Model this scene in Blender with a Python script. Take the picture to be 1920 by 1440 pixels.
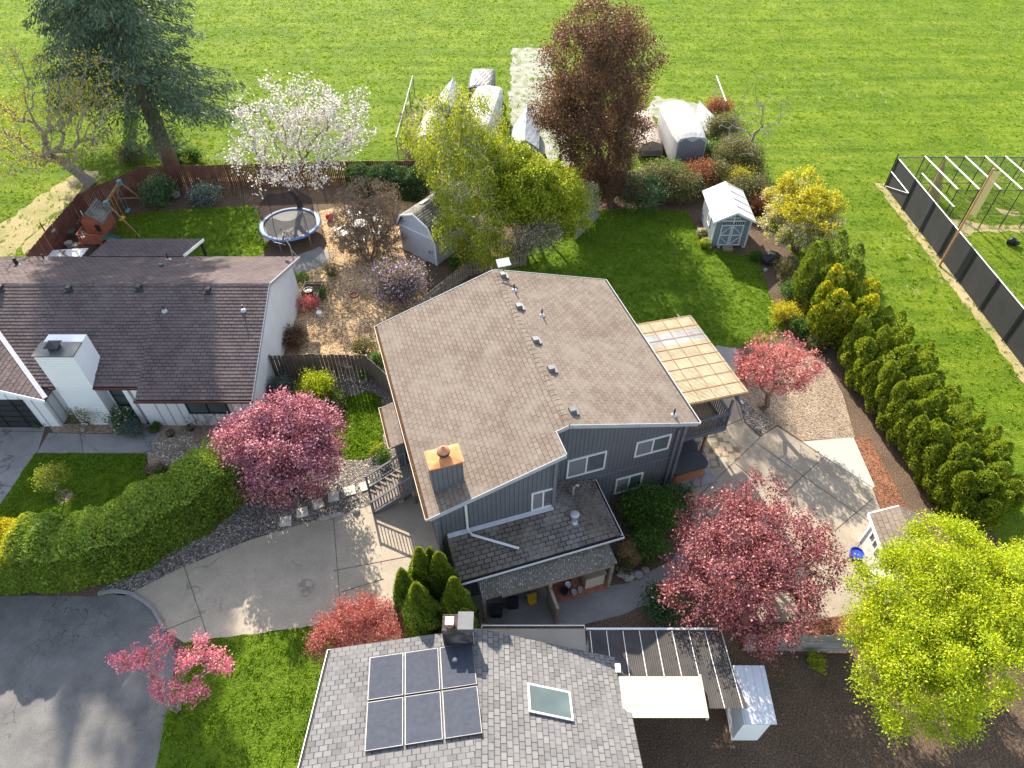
import bpy, math, random
import numpy as np
from mathutils import Vector, Matrix
for o in list(bpy.data.objects): bpy.data.objects.remove(o)
SC = bpy.context.scene; COL = SC.collection
R = math.radians
random.seed(7); RNG = np.random.default_rng(11)
# ------------------------------------------------------------------ camera, sky, sun, exposure
F, PITCH, H = 1280.0, R(46.6), 27.5
CP, SP = math.cos(PITCH), math.sin(PITCH)
cam = bpy.data.cameras.new("camera"); camo = bpy.data.objects.new("camera", cam); COL.objects.link(camo)
cam.sensor_fit = 'HORIZONTAL'; cam.sensor_width = 36.0; cam.lens = 36.0 * F / 1920.0
cam.clip_end = 2000; cam.clip_start = 0.2
camo.location = (0, 0, H); camo.rotation_euler = (R(90) - PITCH, 0, 0); SC.camera = camo
SUN_AZ, SUN_EL = R(-18.5), R(31)
W = bpy.data.worlds.new("World"); SC.world = W; W.use_nodes = True
nt = W.node_tree; bg = nt.nodes['Background']; sky = nt.nodes.new('ShaderNodeTexSky')
sky.sky_type = 'NISHITA'; sky.sun_disc = False; sky.sun_elevation = SUN_EL; sky.sun_rotation = SUN_AZ
hsv = nt.nodes.new('ShaderNodeHueSaturation'); hsv.inputs['Saturation'].default_value = .62
nt.links.new(sky.outputs[0], hsv.inputs['Color']); nt.links.new(hsv.outputs[0], bg.inputs[0]); bg.inputs[1].default_value = 0.15
sl = bpy.data.lights.new("sun", 'SUN'); sl.energy = 4.6; sl.angle = R(0.53); sl.color = (1, .90, .75)
so = bpy.data.objects.new("sun", sl); COL.objects.link(so)
SUNV = Vector((math.sin(SUN_AZ) * math.cos(SUN_EL), math.cos(SUN_AZ) * math.cos(SUN_EL), math.sin(SUN_EL)))
so.rotation_euler = SUNV.to_track_quat('Z', 'Y').to_euler(); so.location = (0, 0, 60)
SC.view_settings.view_transform = 'Standard'; SC.view_settings.look = 'None'
SC.view_settings.exposure = 1.62; SC.view_settings.gamma = 1
SC.cycles.max_bounces = 6; SC.cycles.transparent_max_bounces = 12; SC.cycles.diffuse_bounces = 3

# ------------------------------------------------------------------ geometry helpers
def G(px, py, z=0.0):                       # the point at height z that the survey pixel (1920x1440) marks
    u = (px - 960) / F; v = (720 - py) / F
    t = (z - H) / (-SP + v * CP)
    return Vector((u * t, (CP + v * SP) * t, z))
AL = math.atan2(589, 1864)
def HF(b, a, z=0.0):                        # main house frame: b to the right along the gable, a along the ridge
    return Vector((b * math.cos(AL) - a * math.sin(AL), b * math.sin(AL) + a * math.cos(AL), z))

class MB:
    def __init__(s): s.V = []; s.Fc = []; s.UV = {}
    def v(s, p): s.V.append(tuple(p)); return len(s.V) - 1
    def face(s, pts, uv=None):
        i = [s.v(p) for p in pts]; s.Fc.append(i)
        if uv: s.UV[len(s.Fc) - 1] = uv
    def hexa(s, b, t):                      # bottom 4, top 4 (ccw)
        i = [s.v(p) for p in b] + [s.v(p) for p in t]
        for f in ((3, 2, 1, 0), (4, 5, 6, 7), (0, 1, 5, 4), (1, 2, 6, 5), (2, 3, 7, 6), (3, 0, 4, 7)): s.Fc.append([i[k] for k in f])
    def box(s, x0, y0, z0, x1, y1, z1, fr=None):
        q = [(x0, y0), (x1, y0), (x1, y1), (x0, y1)]
        f = fr or (lambda x, y, z: Vector((x, y, z)))
        s.hexa([f(x, y, z0) for x, y in q], [f(x, y, z1) for x, y in q])
    def prism(s, poly, z0, z1):             # ccw list of xy
        n = len(poly); b = [s.v((p[0], p[1], z0)) for p in poly]; t = [s.v((p[0], p[1], z1)) for p in poly]
        s.Fc.append(b[::-1]); s.Fc.append(t)
        for k in range(n): s.Fc.append([b[k], b[(k + 1) % n], t[(k + 1) % n], t[k]])
    def slab(s, pts, off):                  # planar outline thickened by the vector off
        off = Vector(off); n = len(pts); a = [s.v(p) for p in pts]; b = [s.v(Vector(p) + off) for p in pts]
        s.Fc.append(a); s.Fc.append(b[::-1])
        for k in range(n): s.Fc.append([a[(k + 1) % n], a[k], b[k], b[(k + 1) % n]])
    def beam(s, p, q, w, h, up=(0, 0, 1)):
        p = Vector(p); q = Vector(q); d = (q - p).normalized(); up = Vector(up)
        if abs(d.dot(up)) > .98: up = Vector((1, 0, 0))
        x = d.cross(up).normalized() * w / 2; y = x.cross(d).normalized() * h / 2
        s.hexa([p - x - y, p + x - y, p + x + y, p - x + y], [q - x - y, q + x - y, q + x + y, q - x + y])
    def tube(s, pts, rad, n=8, caps=True):
        pts = [Vector(p) for p in pts]; rad = rad if hasattr(rad, '__len__') else [rad] * len(pts); rings = []
        for k, p in enumerate(pts):
            d = (pts[min(k + 1, len(pts) - 1)] - pts[max(k - 1, 0)]).normalized()
            u = d.cross(Vector((0.31, .2, .93))); u = (u if u.length > .05 else d.cross(Vector((1, 0, 0)))).normalized(); w = d.cross(u)
            rings.append([s.v(p + (u * math.cos(a) + w * math.sin(a)) * rad[k]) for a in [2 * math.pi * j / n for j in range(n)]])
        for k in range(len(rings) - 1):
            for j in range(n): s.Fc.append([rings[k][j], rings[k][(j + 1) % n], rings[k + 1][(j + 1) % n], rings[k + 1][j]])
        if caps: s.Fc.append(rings[0][::-1]); s.Fc.append(rings[-1])
    def lathe(s, c, prof, n=20, closed=False):
        c = Vector(c); rings = [[s.v(c + Vector((r * math.cos(2 * math.pi * j / n), r * math.sin(2 * math.pi * j / n), z))) for j in range(n)] for r, z in prof]
        for k in range(len(rings) - 1):
            for j in range(n): s.Fc.append([rings[k][j], rings[k][(j + 1) % n], rings[k + 1][(j + 1) % n], rings[k + 1][j]])
        if closed:
            for j in range(n): s.Fc.append([rings[-1][j], rings[-1][(j + 1) % n], rings[0][(j + 1) % n], rings[0][j]])
        else: s.Fc.append(rings[0][::-1]); s.Fc.append(rings[-1])
    def torus(s, c, r, t, n=24, flat=1.0):
        s.lathe(c, [(r + t * math.cos(a), t * flat * math.sin(a)) for a in [2 * math.pi * k / 8 for k in range(8)]], n, True)
    def blob(s, c, r, seed=0, n=10, m=7, jit=.18):   # rough stone or lump
        rg = random.Random(seed); c = Vector(c); top = s.v(c + Vector((0, 0, r[2]))); bot = s.v(c - Vector((0, 0, r[2]))); rings = []
        for i in range(1, m):
            th = math.pi * i / m
            rings.append([s.v(c + Vector((r[0] * math.sin(th) * math.cos(2 * math.pi * j / n) , r[1] * math.sin(th) * math.sin(2 * math.pi * j / n), r[2] * math.cos(th))) * 1.0 + Vector((rg.uniform(-1, 1) * r[0], rg.uniform(-1, 1) * r[1], rg.uniform(-1, 1) * r[2])) * jit) for j in range(n)])
        for j in range(n):
            s.Fc.append([top, rings[0][j], rings[0][(j + 1) % n]]); s.Fc.append([bot, rings[-1][(j + 1) % n], rings[-1][j]])
            for k in range(len(rings) - 1): s.Fc.append([rings[k][j], rings[k + 1][j], rings[k + 1][(j + 1) % n], rings[k][(j + 1) % n]])
    def mesh(s, name, org):
        me = bpy.data.meshes.new(name); o = Vector(org)
        me.from_pydata([tuple(Vector(p) - o) for p in s.V], [], s.Fc); me.update()
        uvl = me.uv_layers.new(name="UVMap").data
        for f in me.polygons:
            if f.index in s.UV:
                for li, uv in zip(f.loop_indices, s.UV[f.index]): uvl[li].uv = uv
                continue
            nn = f.normal
            if abs(nn.z) > .97: T = Vector((1, 0, 0)); B = Vector((0, 1, 0))
            else: T = Vector((0, 0, 1)).cross(nn).normalized(); B = nn.cross(T)
            for li in f.loop_indices:
                p = Vector(s.V[me.loops[li].vertex_index]); uvl[li].uv = (p.dot(T), p.dot(B))
        return me

def thing(name, label, cat, loc=(0, 0, 0), group=None):
    o = bpy.data.objects.new(name, None); o.empty_display_size = .3; COL.objects.link(o); o.location = loc
    o['label'] = label; o['category'] = cat
    if group: o['group'] = group
    return o
def root_loc(p):
    v = Vector((0, 0, 0))
    while p: v += Vector(p.location); p = p.parent
    return v
def part(name, mb, mat, parent, label=None, smooth=False):
    org = root_loc(parent)
    me = mb.mesh(name, org) if isinstance(mb, MB) else mb
    me.materials.append(mat)
    if smooth: me.polygons.foreach_set('use_smooth', [True] * len(me.polygons))
    o = bpy.data.objects.new(name, me); COL.objects.link(o); o.parent = parent
    if label: o['label'] = label
    return o
def solo(name, mb, mat, label, cat, loc, group=None, smooth=False):
    me = mb.mesh(name, loc) if isinstance(mb, MB) else mb
    me.materials.append(mat)
    if smooth: me.polygons.foreach_set('use_smooth', [True] * len(me.polygons))
    o = bpy.data.objects.new(name, me); COL.objects.link(o); o.location = loc
    o['label'] = label; o['category'] = cat
    if group: o['group'] = group
    return o
def dup(root, loc, label, rz=0.0, sc=1.0):
    r = root.copy(); COL.objects.link(r); r.location = loc; r.rotation_euler = (0, 0, rz); r.scale = (sc,) * 3; r['label'] = label
    for ch in list(root.children):
        c = ch.copy(); COL.objects.link(c); c.parent = r
        for g in list(ch.children): d = g.copy(); COL.objects.link(d); d.parent = c
    return r
def npmesh(name, V, k):                     # V: (n*k,3) vertices of separate k-gons
    me = bpy.data.meshes.new(name); n = len(V); nf = n // k
    me.vertices.add(n); me.vertices.foreach_set('co', np.ascontiguousarray(V, dtype=np.float32).ravel())
    me.loops.add(n); me.loops.foreach_set('vertex_index', np.arange(n, dtype=np.int32))
    me.polygons.add(nf); me.polygons.foreach_set('loop_start', np.arange(0, n, k, dtype=np.int32)); me.update(calc_edges=True)
    return me

# ------------------------------------------------------------------ materials
class N:
    def __init__(s, name):
        s.m = bpy.data.materials.new(name); s.m.use_nodes = True; s.t = s.m.node_tree; s.b = s.t.nodes['Principled BSDF']; s.out = s.t.nodes['Material Output']
        s.b.inputs['Roughness'].default_value = .85; s.b.inputs['Specular IOR Level'].default_value = .25
    def n(s, ty, **k):
        o = s.t.nodes.new(ty)
        for a, v in k.items(): setattr(o, a, v)
        return o
    def l(s, a, b): s.t.links.new(a, b)
    def set(s, node, **k):
        for a, v in k.items(): node.inputs[a.replace('_', ' ')].default_value = v
    def coord(s, kind='Object'): return s.n('ShaderNodeTexCoord').outputs[kind]
    def noise(s, scale, detail=4, co=None, rough=.6):
        x = s.n('ShaderNodeTexNoise'); x.inputs['Scale'].default_value = scale; x.inputs['Detail'].default_value = detail; x.inputs['Roughness'].default_value = rough
        s.l(co or s.coord(), x.inputs['Vector']); return x.outputs['Fac']
    def ramp(s, fac, stops):
        r = s.n('ShaderNodeValToRGB'); e = r.color_ramp.elements
        while len(e) < len(stops): e.new(.5)
        for q, (p, c) in zip(e, stops): q.position = p; q.color = (*c, 1) if len(c) == 3 else c
        s.l(fac, r.inputs['Fac']); return r.outputs['Color']
    def mix(s, fac, a, b, mode='MIX'):
        x = s.n('ShaderNodeMix', data_type='RGBA', blend_type=mode)
        for i, v in ((0, fac), (6, a), (7, b)):
            if hasattr(v, 'links'): s.l(v, x.inputs[i])
            else: x.inputs[i].default_value = v if i == 0 else (*v, 1)
        return x.outputs[2]
    def bump(s, h, st=.4, dist=.05):
        b = s.n('ShaderNodeBump'); b.inputs['Strength'].default_value = st; b.inputs['Distance'].default_value = dist
        s.l(h, b.inputs['Height']); s.l(b.outputs[0], s.b.inputs['Normal'])
    def col(s, c):
        if hasattr(c, 'links'): s.l(c, s.b.inputs['Base Color'])
        else: s.b.inputs['Base Color'].default_value = (*c, 1)
        return s.m
def plain(name, c, rough=.7, metal=0.0, var=.25, sc=3.0, c2=None):
    k = N(name); k.b.inputs['Roughness'].default_value = rough; k.b.inputs['Metallic'].default_value = metal
    d = c2 or tuple(x * (1 - var) for x in c)
    f = k.noise(sc, 5)
    k.bump(k.noise(sc * 9, 3), .12, .01)
    return k.col(k.ramp(f, [(.3, d), (.68, c)]))
def leafmat(name, cols, trans=.4, tcol=None):
    k = N(name); g = k.n('ShaderNodeNewGeometry').outputs['Random Per Island']
    n = len(cols); c = k.ramp(g, [((i + .5) / n, x) for i, x in enumerate(cols)])
    f = k.noise(.9, 2); c = k.mix(k.ramp(f, [(.35, (0, 0, 0)), (.7, (1, 1, 1))]), c, k.mix(1.0, c, (1.25, 1.2, 1.0), 'MULTIPLY'))
    k.b.inputs['Roughness'].default_value = .55; k.b.inputs['Specular IOR Level'].default_value = .3
    k.col(c)
    tr = k.n('ShaderNodeBsdfTranslucent'); ms = k.n('ShaderNodeMixShader'); ms.inputs[0].default_value = trans
    k.l(k.mix(1.0, c, tcol or (1.5, 1.45, .9), 'MULTIPLY'), tr.inputs[0])
    k.l(k.b.outputs[0], ms.inputs[1]); k.l(tr.outputs[0], ms.inputs[2]); k.l(ms.outputs[0], k.out.inputs[0])
    return k.m
def barkmat(name, c):
    k = N(name); f = k.noise(7, 6); k.bump(f, .6, .04); return k.col(k.ramp(f, [(.3, tuple(x * .55 for x in c)), (.7, c)]))
def shingle(name, c1, c2, c3, wid=.32, row=.14, stain=(.62, .6, .58), lo=.42, gap=(.045, .04, .036)):
    k = N(name); k.b.inputs['Roughness'].default_value = .95; k.b.inputs['Specular IOR Level'].default_value = .1
    uv = k.coord('UV'); b = k.n('ShaderNodeTexBrick'); b.offset = .5
    k.set(b, Scale=1.0, Mortar_Size=.017, Mortar_Smooth=.1, Brick_Width=wid, Row_Height=row, Bias=0.0)
    b.inputs['Color1'].default_value = (*c1, 1); b.inputs['Color2'].default_value = (*c2, 1); b.inputs['Mortar'].default_value = (*gap, 1); k.l(uv, b.inputs['Vector'])
    c = k.mix(k.ramp(k.noise(1.3, 5), [(.45, (0, 0, 0)), (.75, (1, 1, 1))]), b.outputs['Color'], c3)
    st = k.ramp(k.noise(.45, 4), [(lo - .1, stain), (lo + .16, (1, 1, 1))])
    c = k.mix(1.0, c, st, 'MULTIPLY'); gr = k.ramp(k.noise(60, 2), [(.3, (.8, .8, .8)), (.7, (1.1, 1.1, 1.1))])
    k.bump(k.noise(45, 3), .25, .01)
    return k.col(k.mix(1.0, c, gr, 'MULTIPLY'))
def siding(name, c, step=.2, axis=0, dark=.35, wob=.15):
    k = N(name); k.b.inputs['Roughness'].default_value = .7
    sx = k.n('ShaderNodeSeparateXYZ'); k.l(k.coord('UV'), sx.inputs[0])
    m = k.n('ShaderNodeMath', operation='MULTIPLY'); m.inputs[1].default_value = 1 / step; k.l(sx.outputs[axis], m.inputs[0])
    fr = k.n('ShaderNodeMath', operation='FRACT'); k.l(m.outputs[0], fr.inputs[0])
    g = k.ramp(fr.outputs[0], [(0.0, (dark,) * 3), (.13, (dark,) * 3), (.2, (1, 1, 1)), (1, (1, 1, 1))])
    v = k.ramp(k.noise(1.5, 5), [(.3, tuple(x * (1 - wob) for x in c)), (.7, c)])
    k.bump(g, .5, .015)
    return k.col(k.mix(1.0, v, g, 'MULTIPLY'))
def ground(name, stops, sc=30, sc2=.6, tint=((.75, .75, .75), (1.12, 1.12, 1.12)), bump=.5, dist=.03, vor=False):
    k = N(name); k.b.inputs['Roughness'].default_value = .95; k.b.inputs['Specular IOR Level'].default_value = .15
    if vor:
        x = k.n('ShaderNodeTexVoronoi'); x.inputs['Scale'].default_value = sc; k.l(k.coord(), x.inputs['Vector'])
        sp = k.n('ShaderNodeSeparateColor'); k.l(x.outputs['Color'], sp.inputs[0]); f = sp.outputs[0]; hgt = x.outputs['Distance']
    else: f = k.noise(sc, 6); hgt = f
    c = k.ramp(f, stops); t = k.ramp(k.noise(sc2, 5), [(.32, tint[0]), (.68, tint[1])])
    k.bump(hgt, bump, dist)
    return k.col(k.mix(1.0, c, t, 'MULTIPLY'))

def concrete(name, c1, c2, crack=.5, cs=.35):
    k = N(name); k.b.inputs['Roughness'].default_value = .9
    f = k.noise(1.1, 6); c = k.ramp(f, [(.3, c2), (.68, c1)]); sp = k.ramp(k.noise(38, 3), [(.35, (.72, .72, .74)), (.65, (1.12, 1.12, 1.1))])
    c = k.mix(1.0, c, sp, 'MULTIPLY')
    x = k.n('ShaderNodeTexVoronoi', feature='DISTANCE_TO_EDGE'); x.inputs['Scale'].default_value = cs
    ad = k.n('ShaderNodeMix', data_type='VECTOR'); ad.inputs[0].default_value = .12
    nz = k.n('ShaderNodeTexNoise'); nz.inputs['Scale'].default_value = 1.2; nz.inputs['Detail'].default_value = 5; k.l(k.coord(), nz.inputs[0])
    k.l(k.coord(), ad.inputs[4]); sc = k.n('ShaderNodeVectorMath', operation='SCALE'); sc.inputs['Scale'].default_value = 9; k.l(nz.outputs['Color'], sc.inputs[0]); k.l(sc.outputs[0], ad.inputs[5])
    k.l(ad.outputs[1], x.inputs['Vector']); cr = k.ramp(x.outputs['Distance'], [(0, (1, 1, 1)), (.006, (1, 1, 1)), (.012, (0, 0, 0))])
    cm = k.mix(k.ramp(k.noise(.35, 2), [(.5, (0, 0, 0)), (.56, (crack,) * 3)]), (0, 0, 0), cr)
    bw = k.n('ShaderNodeRGBToBW'); k.l(cm, bw.inputs[0]); k.bump(k.noise(50, 3), .25, .01)
    return k.col(k.mix(bw.outputs[0], c, tuple(x * .3 for x in c2)))

def grassmat(name, a, b, cc, sc2=.5, bands=0.0):
    k = N(name); k.b.inputs['Roughness'].default_value = .9; k.b.inputs['Specular IOR Level'].default_value = .1
    c = k.ramp(k.noise(5, 9, rough=.8), [(.32, a), (.52, b), (.72, cc)]); t = k.ramp(k.noise(sc2, 6), [(.3, (.66, .72, .6)), (.7, (1.2, 1.1, 1.0))])
    c = k.mix(1.0, c, t, 'MULTIPLY')
    if bands:
        mp = k.n('ShaderNodeMapping'); mp.inputs['Scale'].default_value = (.07, 1.0, 1); k.l(k.coord(), mp.inputs[0])
        c = k.mix(1.0, c, k.ramp(k.noise(.7, 5, mp.outputs[0]), [(.36, (.72, .80, .6)), (.64, (1.3, 1.15, 1.6))]), 'MULTIPLY')
        m2 = k.n('ShaderNodeMapping'); m2.inputs['Scale'].default_value = (1.0, .35, 1); m2.inputs['Rotation'].default_value = (0, 0, R(14)); k.l(k.coord(), m2.inputs[0])
        pale = k.ramp(k.noise(2.6, 7, m2.outputs[0], .75), [(.57, (0, 0, 0)), (.66, (.85, .85, .85))]); msk = k.ramp(k.noise(.12, 3), [(.48, (0, 0, 0)), (.62, (1, 1, 1))])
        c = k.mix(k.mix(1.0, pale, msk, 'MULTIPLY'), c, (.40, .36, .20))
    h = k.n('ShaderNodeMath', operation='ADD'); k.l(k.noise(3.2, 9, rough=.75), h.inputs[0]); k.l(k.noise(13, 5), h.inputs[1])
    k.bump(h.outputs[0], 1.0, .16)
    return k.col(c)
def netmat(name, c, alpha):
    k = N(name); k.b.inputs['Alpha'].default_value = alpha; return k.col(c)
def glassmat(name, c=(.10, .13, .14)):
    k = N(name); k.b.inputs['Roughness'].default_value = .12; k.b.inputs['Specular IOR Level'].default_value = .5
    return k.col(k.ramp(k.noise(.7, 2), [(.35, tuple(x * .6 for x in c)), (.7, c)]))

M = {}
M['field'] = grassmat('field_grass_soil', (.06, .12, .006), (.13, .21, .010), (.22, .29, .02), .35, 1.0)
M['lawn'] = grassmat('lawn_turf', (.05, .105, .008), (.105, .18, .012), (.18, .25, .02), .5)
M['blade_field'] = leafmat('field_blades', [(.075, .15, .006), (.15, .26, .010), (.24, .33, .035), (.11, .21, .008)], .35)
M['blade_lawn'] = leafmat('lawn_blades', [(.07, .15, .010), (.12, .22, .014), (.20, .29, .025)], .35)
M['soil'] = ground('mulch_soil', [(.25, (.035, .024, .018)), (.5, (.10, .068, .046)), (.75, (.24, .17, .12))], 16, .5)
M['path_dirt'] = ground('dry_dirt', [(.3, (.20, .16, .09)), (.55, (.34, .28, .17)), (.75, (.44, .37, .25))], 10, .4, ((.6, .72, .4), (1.1, 1.05, 1.0)))
M['litter'] = ground('leaf_litter', [(.0, (.10, .065, .035)), (.3, (.30, .20, .11)), (.6, (.52, .38, .22)), (.9, (.60, .47, .31))], 17, .55, ((.45, .42, .4), (1.1, 1.05, 1.0)), .6, .05, True)
M['bark'] = ground('bark_chips', [(.0, (.12, .09, .062)), (.4, (.235, .18, .13)), (.8, (.36, .285, .215))], 20, .8, ((.8, .8, .8), (1.1, 1.1, 1.1)), .7, .05, True)
M['redmulch'] = ground('red_mulch', [(.0, (.07, .03, .018)), (.5, (.17, .075, .042)), (.9, (.26, .13, .075))], 18, .8, bump=.7, vor=True)
M['gravel'] = ground('grey_gravel', [(.0, (.05, .045, .04)), (.5, (.15, .135, .12)), (.85, (.26, .235, .21)), (.98, (.5, .47, .43))], 20, .7, ((.75, .75, .77), (1.12, 1.08, 1.02)), .8, .05, True)
M['path_gravel'] = ground('fine_gravel', [(.3, (.16, .155, .15)), (.7, (.27, .26, .25))], 40, .7)
M['track'] = ground('pale_gravel', [(.3, (.22, .21, .20)), (.7, (.36, .35, .33))], 12, 1.2, ((.5, .6, .3), (1.1, 1.1, 1.1)))
M['drive'] = concrete('driveway_concrete', (.38, .325, .25), (.30, .255, .20), .45, .3)
M['patio'] = concrete('patio_concrete', (.33, .285, .225), (.26, .222, .172), .2, .2)
M['newslab'] = concrete('new_concrete', (.44, .41, .36), (.38, .35, .31), 0, .2)
M['walk'] = concrete('old_concrete', (.27, .255, .25), (.2, .19, .19), .6, .3)
M['asphalt'] = concrete('street_asphalt', (.16, .155, .15), (.10, .098, .097), 1.0, 1.6)
def flagmat():
    k = N('flagstone'); b = k.n('ShaderNodeTexVoronoi', distance='CHEBYCHEV'); b.inputs['Scale'].default_value = 3.1; b.inputs['Randomness'].default_value = .65; k.l(k.coord(), b.inputs[0])
    sp = k.n('ShaderNodeSeparateColor'); k.l(b.outputs['Color'], sp.inputs[0])
    c = k.ramp(sp.outputs[0], [(.1, (.30, .265, .20)), (.4, (.37, .32, .235)), (.65, (.36, .27, .175)), (.9, (.31, .295, .25))])
    e = k.n('ShaderNodeTexVoronoi', feature='F1', distance='CHEBYCHEV'); e.inputs['Scale'].default_value = 3.1; e.inputs['Randomness'].default_value = .65; k.l(k.coord(), e.inputs[0])
    return k.col(k.mix(1.0, c, k.ramp(e.outputs['Distance'], [(.42, (1, 1, 1)), (.5, (.5, .47, .43))]), 'MULTIPLY'))
M['flag'] = flagmat()
M['roof_tan'] = shingle('tan_shingles', (.198, .165, .138), (.155, .128, .107), (.206, .174, .148), .33, .2, (.78, .75, .72), .36, (.11, .075, .055))
M['roof_brown'] = shingle('brown_shingles', (.142, .115, .112), (.10, .08, .08), (.135, .108, .106), .33, .2, (.8, .78, .8), .4, (.04, .028, .028))
M['roof_mossy'] = shingle('worn_grey_shingles', (.20, .178, .165), (.13, .115, .107), (.22, .20, .185), .33, .2, (.6, .58, .48), .42, (.018, .015, .015))
M['roof_grey'] = shingle('grey_shingles', (.18, .178, .18), (.115, .113, .116), (.15, .148, .15), .27, .2, (.85, .85, .85), .35, (.05, .05, .05))
M['roof_shed'] = shingle('weathered_shingles', (.22, .205, .185), (.14, .13, .12), (.27, .255, .23), .28, .16, (.6, .6, .52), .4)
M['slate'] = siding('slate_siding', (.108, .112, .122), .19, 0, .55)
M['slate_trim'] = plain('slate_trim', (.13, .138, .155))
M['white_side'] = siding('white_board_siding', (.70, .71, .71), .55, 0, .55, .06)
M['white_lap'] = siding('white_lap_siding', (.70, .71, .71), .16, 1, .8, .06)
M['stucco'] = plain('white_stucco', (.74, .74, .73), .9, 0, .1, 1.2)
M['white'] = plain('white_paint', (.78, .78, .78), .45, 0, .1)
M['vinyl'] = plain('white_vinyl', (.60, .60, .59), .4, 0, .1)
M['cream'] = plain('cream_fascia', (.55, .47, .38), .6, 0, .3, 2)
M['brown_gutter'] = plain('brown_gutter', (.10, .035, .032), .5)
M['dark'] = plain('dark_void', (.02, .02, .022), .8)
M['black'] = plain('black_plastic', (.022, .022, .025), .45)
M['debris'] = ground('gutter_debris', [(.3, (.02, .012, .008)), (.6, (.10, .05, .02)), (.8, (.22, .13, .06))], 14)
M['steel'] = plain('galvanised_steel', (.42, .43, .45), .45, .5, .2, 4)
M['greymetal'] = plain('grey_metal', (.14, .143, .15), .5, .3)
M['darkmetal'] = plain('dark_metal', (.05, .052, .058), .5, .4)
M['rust'] = plain('rusty_metal', (.62, .27, .10), .7, .1, .5, 2.5, (.34, .12, .05))
M['copper'] = plain('old_copper', (.50, .22, .13), .5, .3, .4, 5)
M['screen'] = plain('insect_screen', (.16, .165, .17), .8, 0, .15, 8); M['glass'] = glassmat('window_glass', (.09, .125, .12)); M['glass2'] = glassmat('screened_glass', (.12, .125, .13)); M['solar'] = plain('solar_cells', (.05, .056, .075), .8, 0, .25, 6); M['solar'].node_tree.nodes['Principled BSDF'].inputs['Specular IOR Level'].default_value = .08
M['redfence'] = siding('red_brown_boards', (.19, .075, .058), .14, 0, .5, .4)
M['greyfence'] = siding('weathered_boards', (.17, .145, .12), .5, 0, .8, .45)
M['palefence'] = siding('pale_weathered_boards', (.30, .285, .26), .14, 1, .6, .4)
M['redwood'] = plain('stained_redwood', (.30, .095, .055), .7, 0, .3)
M['cedar'] = plain('cedar_timber', (.30, .165, .08), .75, 0, .4)
M['timber'] = plain('weathered_timber', (.30, .25, .19), .85, 0, .45, 4)
M['deckboard'] = siding('deck_boards', (.25, .205, .16), .14, 0, .35, .3)
M['fascia'] = plain('fascia_board', (.33, .34, .36), .6, 0, .2)
M['blue'] = plain('blue_vinyl_pad', (.11, .20, .38), .45, 0, .2)
M['tramp'] = plain('trampoline_mat', (.40, .38, .35), .8, 0, .15)
M['net'] = netmat('safety_net', (.02, .022, .03), .62); M['cagenet'] = netmat('cage_net', (.06, .07, .07), .14); M['link'] = netmat('link_mesh', (.10, .105, .11), .16)
M['slats'] = siding('privacy_slats', (.035, .036, .04), .1, 1, .4, .3)
M['stone'] = plain('garden_stone', (.36, .34, .31), .9, 0, .45, 3)
M['paver'] = plain('stepping_stone', (.50, .47, .40), .9, 0, .2, 3)
M['cover'] = plain('canvas_cover', (.28, .295, .32), .75, 0, .25, 1.4); M['coverw'] = plain('white_cover', (.36, .36, .355), .7, 0, .2, 1.2)
M['endpanel'] = siding('grey_end_panel', (.16, .165, .18), .25, 0, .7, .2); M['tubcover'] = plain('hot_tub_cover', (.055, .058, .066), .6, 0, .25); M['tubside'] = siding('hot_tub_panels', (.36, .16, .09), .12, 0, .6)
M['greenblue'] = plain('teal_plastic', (.08, .24, .30), .5); M['slide'] = plain('green_slide', (.05, .13, .10), .4)
M['red'] = plain('red_plastic', (.62, .05, .05), .4); M['bluepot'] = plain('blue_glazed_pot', (.035, .07, .42), .2, 0, .3); M['terracotta'] = plain('terracotta', (.38, .17, .10), .8)
M['greypot'] = plain('grey_pot', (.42, .40, .37), .7); M['yellow'] = plain('yellow_plastic', (.70, .45, .03), .5); M['brickfloor'] = plain('brick_floor', (.34, .15, .10), .9, 0, .4, 4)
M['shedgrey'] = siding('shed_panels', (.17, .20, .225), .4, 0, .85, .1); M['shedtrim'] = plain('shed_trim', (.62, .64, .66), .5); M['shedroof'] = plain('shed_roof_panel', (.42, .43, .44), .55, 0, .1, 1.5)
M['barn'] = siding('pale_shed_siding', (.47, .49, .53), .3, 0, .85, .1); M['playgrey'] = siding('sage_lap_siding', (.56, .57, .53), .12, 1, .6, .08)
M['membrane'] = plain('flat_roof_membrane', (.25, .225, .19), .9, 0, .2, 1); M['cream2'] = plain('cream_metal', (.50, .44, .34), .5, 0, .08)
M['foulmesh'] = netmat('foul_pole_mesh', (.55, .45, .22), .75); M['orange'] = plain('orange_pole', (.48, .24, .11), .6, 0, .3)
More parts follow.
